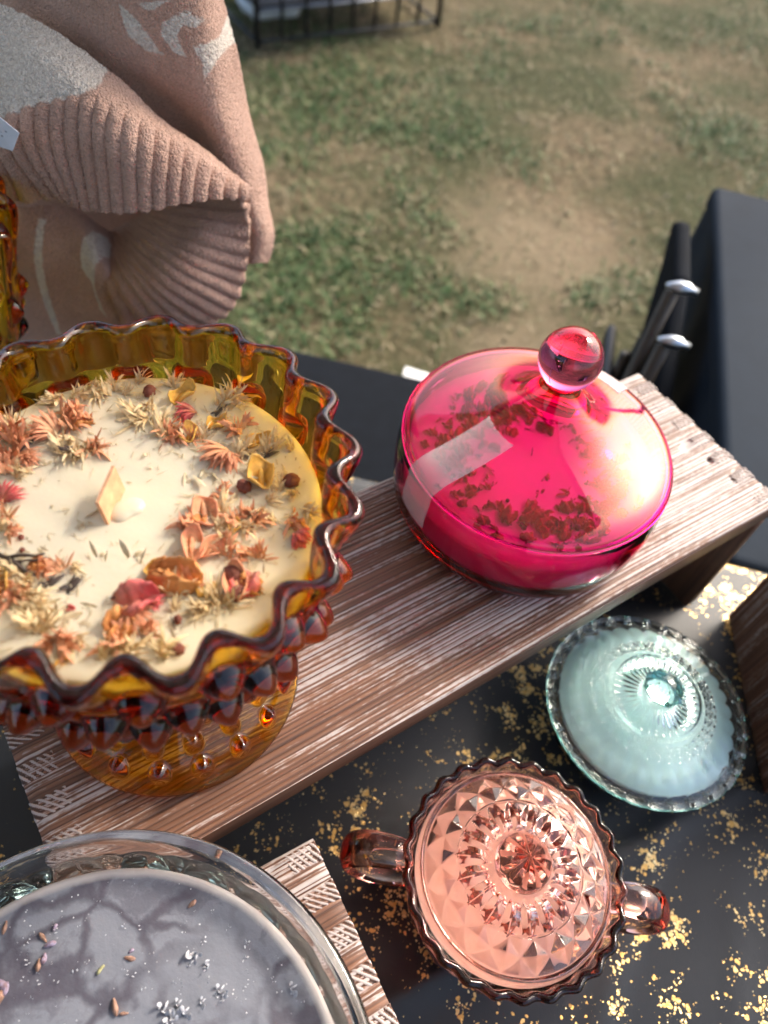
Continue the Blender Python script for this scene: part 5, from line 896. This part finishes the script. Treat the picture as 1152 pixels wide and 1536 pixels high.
# drape: hanging skirt with soft folds
V = []; F = []; per = []
for i in range(4):
    a, b = pts[i], pts[(i + 1) % 4]
    for k in range(40): u = k / 40; per.append((a[0] + (b[0] - a[0]) * u, a[1] + (b[1] - a[1]) * u))
ct = (sum(p[0] for p in pts) / 4, sum(p[1] for p in pts) / 4)
for j in range(9):
    for k, (t, n) in enumerate(per):
        q = 0.010 * (j / 8) * (1 + math.sin(k * 0.9) + 0.5 * math.sin(k * 0.37)); d = math.hypot(t - ct[0], n - ct[1])
        V.append(tn(t + (t - ct[0]) / d * (q - 0.006), n + (n - ct[1]) / d * (q - 0.006), -0.045 - j * 0.075) - Vector((0, 0, GZ)))
m = len(per)
F = [(j * m + k, j * m + (k + 1) % m, (j + 1) * m + (k + 1) % m, (j + 1) * m + k) for j in range(8) for k in range(m)]
mesh('cloth_skirt', V, F, BLKT, nb, True)
for (t, n) in ((0.33, 0.46), (1.04, 0.44), (0.36, 0.96), (1.04, 0.92)):
    p = tn(t, n, 0); tube('leg', [(p.x, p.y, 0), (p.x, p.y, 0.678)], 0.014, BLACK, nb)
# folded frame standing between the two tables
CHROME = plain('chrome_fitting', (0.52, 0.56, 0.62), 0.3, 1.0, var=0.05)
DKTUBE = plain('dark_bronze_tube', (0.055, 0.045, 0.035), 0.4, 0.5)
ff_ = thing('folded_chair', 'folded black chair with two dark poles ending in chrome fittings, leaning on the side table', 'chair', (0, 0, GZ))
def side_sheet(name, prof, t0, t1, mat):
    V = []; k = len(prof)
    for t in (t0, t1):
        for n, z in prof: V.append(tn(t, n, z) - Vector((0, 0, GZ)))
    F = [tuple(range(k)), tuple(range(k, 2 * k))[::-1]] + [(i, i + k, (i + 1) % k + k, (i + 1) % k) for i in range(k)]
    o = mesh(name, V, F, mat, ff_, False); b_ = o.modifiers.new('bevel', 'BEVEL'); b_.width = 0.008; b_.segments = 3; return o
side_sheet('canvas_panel', [(0.900, -0.020), (0.925, -0.035), (0.885, -0.065), (0.845, -0.118), (0.800, -0.165), (0.770, -0.26), (0.75, -0.73), (0.42, -0.73), (0.42, -0.20), (0.60, -0.12), (0.80, -0.03)], 0.2255, 0.2455, BLKF)
side_sheet('canvas_panel', [(0.870, -0.16), (0.85, -0.21), (0.79, -0.30), (0.76, -0.73), (0.44, -0.73), (0.50, -0.28), (0.70, -0.18)], 0.190, 0.205, BLACK)
for (n, zt) in ((0.733, -0.010), (0.673, -0.036)):
    a = tn(0.212, n, zt) - Vector((0, 0, GZ)); b = tn(0.212, n, -0.735) - Vector((0, 0, GZ))
    tube('pole', [b, a], 0.0075, DKTUBE, ff_, 12)
    tube('chrome_fitting', [a + Vector((0, 0, 0.004)) - T_ * 0.009, a + Vector((0, 0, 0.006)) - T_ * 0.004, a + Vector((0, 0, 0.006)) + T_ * 0.004, a + Vector((0, 0, 0.006)) + T_ * 0.014, a + Vector((0, 0, 0.006)) + T_ * 0.018, a + Vector((0, 0, 0.004)) + T_ * 0.024],
         [0.0035, 0.004, 0.0068, 0.0068, 0.0035, 0.0042], CHROME, ff_, 14)
tube('pole', [tn(0.212, 0.80, -0.735) - Vector((0, 0, GZ)), tn(0.212, 0.795, -0.15) - Vector((0, 0, GZ))], 0.008, DKTUBE, ff_, 12)

# ------------------------------------------------------------------ lawn
def ground_mat():
    g = NG('lawn_soil'); v = g.coord()
    n1 = g.noise(v, 2.2, 6, 0.6); n2 = g.noise(v, 38, 5, 0.7); n3 = g.noise(v, 160, 3, 0.7)
    c = g.mix(g.ramp(n2, [(0.3, 0), (0.7, 1)]), (0.085, 0.062, 0.034), (0.34, 0.255, 0.15))
    c = g.mix(g.ramp(n1, [(0.36, 0), (0.58, 0.8)]), c, (0.055, 0.072, 0.026))
    c = g.mix(g.ramp(n3, [(0.55, 0), (0.8, 0.6)]), c, (0.40, 0.32, 0.22))
    for (bx, by, rad_) in ((1.50, 1.30, 0.40), (1.18, 0.98, 0.22)):
        dn = g.n('VectorMath', {0: g.n('TexCoord').outputs['Object'], 1: (bx, by, GZ)}, operation='DISTANCE').outputs['Value']
        f_ = g.ramp(g.math('ADD', g.math('DIVIDE', dn, rad_ * 2), g.math('MULTIPLY', g.math('SUBTRACT', n2, 0.5), 0.5)), [(0.15, 0.65), (0.5, 0.0)])
        c = g.mix(f_, c, (0.40, 0.30, 0.195))
    return g.done(g.n('BsdfPrincipled', {'Base Color': c, 'Roughness': 0.95, 'Specular IOR Level': 0.15, 'Normal': g.bump(g.math('ADD', g.math('ADD', n2, n3), g.noise(v, 14, 4, 0.7)), 1.0, 0.03)}))
V = []; F = []
ax = list(np.linspace(-80, -1, 12)) + list(np.linspace(-0.5, 6, 60)) + list(np.linspace(7, 90, 12)); ay = list(np.linspace(-80, -1, 12)) + list(np.linspace(-0.5, 6, 60)) + list(np.linspace(7, 90, 12))
for x in ax:
    for y in ay: V.append((x, y, GZ - 0.02 + 0.03 * mn.noise(Vector((x * 1.3, y * 1.3, 0))) if abs(x) < 20 and abs(y) < 20 else GZ - 0.02))
m = len(ay)
F = [(i * m + j, (i + 1) * m + j, (i + 1) * m + j + 1, i * m + j + 1) for i in range(len(ax) - 1) for j in range(m - 1)]
gd = mesh('ground', V, F, ground_mat(), None, True); gd['kind'] = 'structure'

def grass_mat():
    g = NG('grass_blades'); c = g.n('Attribute', attribute_name='tone').outputs['Fac']
    col = g.ramp(c, [(0.0, (0.020, 0.050, 0.014)), (0.35, (0.060, 0.125, 0.035)), (0.6, (0.13, 0.17, 0.065)), (0.8, (0.25, 0.20, 0.11)), (1.0, (0.38, 0.31, 0.19))])
    return g.done(g.n('BsdfPrincipled', {'Base Color': col, 'Roughness': 0.6, 'Subsurface Weight': 0.0, 'Specular IOR Level': 0.3}))
BARE = [(1.46, 1.32, 0.24, 0.28), (1.10, 1.75, 0.10, 0.12), (1.15, 0.98, 0.25, 0.18), (2.3, 1.9, 0.4, 0.3), (2.1, 1.4, 0.3, 0.25), (2.2, 3.0, 0.3, 0.5)]
LUSH = [(1.30, 1.60, 0.12, 0.22), (1.38, 2.35, 0.2, 0.25), (1.70, 2.25, 0.2, 0.2), (1.15, 1.25, 0.1, 0.15), (1.62, 1.08, 0.12, 0.10), (0.95, 1.55, 0.15, 0.4), (2.3, 1.15, 0.2, 0.12)]
N = 260000
xs = rng.uniform(0.1, 5.6, N); ys = rng.uniform(0.15, 4.6, N)
# more blades close by, where they show larger
dist = np.hypot(xs, ys); keep = rng.random(N) < np.clip(1.7 / dist, 0.2, 1); xs, ys = xs[keep], ys[keep]
dens = np.array([mn.noise(Vector((x * 2.1, y * 2.1, 3))) + 0.6 * mn.noise(Vector((x * 6, y * 6, 9))) for x, y in zip(xs, ys)])
for (bx, by, sx_, sy_) in BARE: dens -= 0.75 * np.exp(-((xs - bx) / sx_) ** 2 - ((ys - by) / sy_) ** 2)
for (bx, by, sx_, sy_) in LUSH: dens += 0.5 * np.exp(-((xs - bx) / sx_) ** 2 - ((ys - by) / sy_) ** 2)
pk = rng.random(len(xs)) < np.clip(0.56 + dens * 1.9, 0.10, 1); xs, ys, dens = xs[pk], ys[pk], dens[pk]
n = len(xs); az = rng.uniform(0, 2 * PI, n); L = rng.uniform(0.012, 0.040, n) * (1 + 0.5 * np.clip(dens, 0, 1)); lean = rng.uniform(0.5, 1.45, n); wd = rng.uniform(0.0010, 0.0030, n)
dead = rng.random(n) < np.clip(0.36 - dens * 0.7, 0.10, 0.85); tone = np.where(dead, rng.uniform(0.65, 1.0, n), rng.uniform(0.0, 0.6, n)); lean = np.where(dead, np.minimum(lean + 0.4, 1.5), lean); L = np.where(dead, L * 1.3, L)
gzv = np.array([GZ - 0.02 + 0.03 * mn.noise(Vector((x * 1.3, y * 1.3, 0))) for x, y in zip(xs, ys)])
dx, dy = np.cos(az), np.sin(az); px_, py_ = -dy * wd, dx * wd
hx, hz = L * 0.5 * np.sin(lean * 0.6), L * 0.5 * np.cos(lean * 0.6); tx, tz = L * np.sin(lean), L * np.cos(lean) * 0.9 + 0.002
P0 = np.stack([xs - px_, ys - py_, gzv - 0.003], -1); P1 = np.stack([xs + px_, ys + py_, gzv - 0.003], -1)
P2 = np.stack([xs + dx * hx + px_ * .8, ys + dy * hx + py_ * .8, gzv + hz], -1); P3 = np.stack([xs + dx * hx - px_ * .8, ys + dy * hx - py_ * .8, gzv + hz], -1)
P4 = np.stack([xs + dx * tx, ys + dy * tx, gzv + tz], -1)
V = np.stack([P0, P1, P2, P3, P4], 1).reshape(-1, 3); b = np.arange(n) * 5
F = np.stack([b, b + 1, b + 2, b + 3], -1).tolist() + np.stack([b + 3, b + 2, b + 4], -1).tolist()
gr_ = mesh('grass', V, F, grass_mat(), None, False, attr={'tone': np.repeat(tone, 5)}); gr_['kind'] = 'stuff'

sp_ = box('paper_scrap', (-0.035, 0.035, -0.014, 0.014, 0.0, 0.004), plain('white_paper', (0.75, 0.75, 0.73), 0.7), None, loc=(0.862, 0.983, GZ + 0.018), rot=(0.05, 0.1, R(-44)))
tag(sp_, 'small white scrap lying on the grass behind the black chair seat', 'litter')

# ------------------------------------------------------------------ wire rack far off on the lawn
RK = plain('black_wire', (0.012, 0.012, 0.014), 0.4)
rk = thing('wire_rack', 'black barred metal rack standing on the lawn at the top of the picture', 'rack', (1.32, 2.73, GZ - 0.01), math.atan2(-0.03, 0.75))
Lk, Dk, Hk = 0.79, 0.5, 0.8
for (x, y) in ((0, 0), (Lk, 0), (0, Dk), (Lk, Dk)): tube('post', [(x, y, 0), (x, y, Hk)], 0.011, RK, rk, 8)
for z in (0.02, Hk - 0.01):
    for a, b in (((0, 0), (Lk, 0)), ((Lk, 0), (Lk, Dk)), ((Lk, Dk), (0, Dk)), ((0, Dk), (0, 0))): tube('rail', [(*a, z), (*b, z)], 0.006, RK, rk, 8)
tube('rail', [(0, 0.012, 0.115), (Lk, 0.012, 0.115)], 0.006, plain('grey_wire', (0.2, 0.21, 0.23), 0.35, 0.6), rk, 8)
for k in range(1, 8): tube('bar', [(Lk * k / 8, 0, 0.02), (Lk * k / 8, 0, Hk)], 0.006, RK, rk, 6)
bgx = thing('plastic_bag', 'white and blue plastic bag inside the black wire rack', 'bag', (1.47, 2.93, GZ - 0.01), -0.1)
BAG = plain('white_bag', (0.62, 0.67, 0.74), 0.4, bump=0.8, bscale=18); BLU = plain('blue_band', (0.20, 0.30, 0.45), 0.5)
V = []; F = []
for j in range(13):
    for i in range(40):
        a = 2 * PI * i / 40; sq = 1 / max(abs(math.cos(a)), abs(math.sin(a))) ** 0.7; rr_ = 0.105 * sq * (1 - 0.15 * (j / 12) ** 2) * (1 + 0.08 * math.sin(5 * a + j)); rr_ *= 1 if j > 0 else 0.85
        V.append((rr_ * math.cos(a) * 1.05, rr_ * math.sin(a) * 0.8, 0.035 + 0.36 * j / 12))
F = [(j * 40 + i, j * 40 + (i + 1) % 40, (j + 1) * 40 + (i + 1) % 40, (j + 1) * 40 + i) for j in range(12) for i in range(40)] + [tuple(range(40))[::-1], tuple(480 + i for i in range(40))]
mesh('bag_body', V, F, BAG, bgx)
Vb = [(x * 1.012, y * 1.012, z * 1.0) for (x, y, z) in V[80:200]]
mesh('blue_band', Vb, [(j * 40 + i, j * 40 + (i + 1) % 40, (j + 1) * 40 + (i + 1) % 40, (j + 1) * 40 + i) for j in range(2) for i in range(16, 36)], BLU, bgx)
bx_ = box('storage_box', (-0.2, 0.2, -0.16, 0.16, 0.0, 0.3), BLACK, None, 0.01, loc=(1.86, 2.97, GZ + 0.125), rot=(0, 0, -0.04))
tag(bx_, 'black box on the shelf of the wire rack beside the white bag', 'box')
shelf = box('shelf', (0.01, Lk - 0.01, 0.02, Dk - 0.01, 0.118, 0.130), RK, rk)

for o in list(bpy.data.objects):
    if o.users_collection and o.type == 'MESH' and o.parent is None and 'category' not in o and 'kind' not in o:
        bpy.data.objects.remove(o)
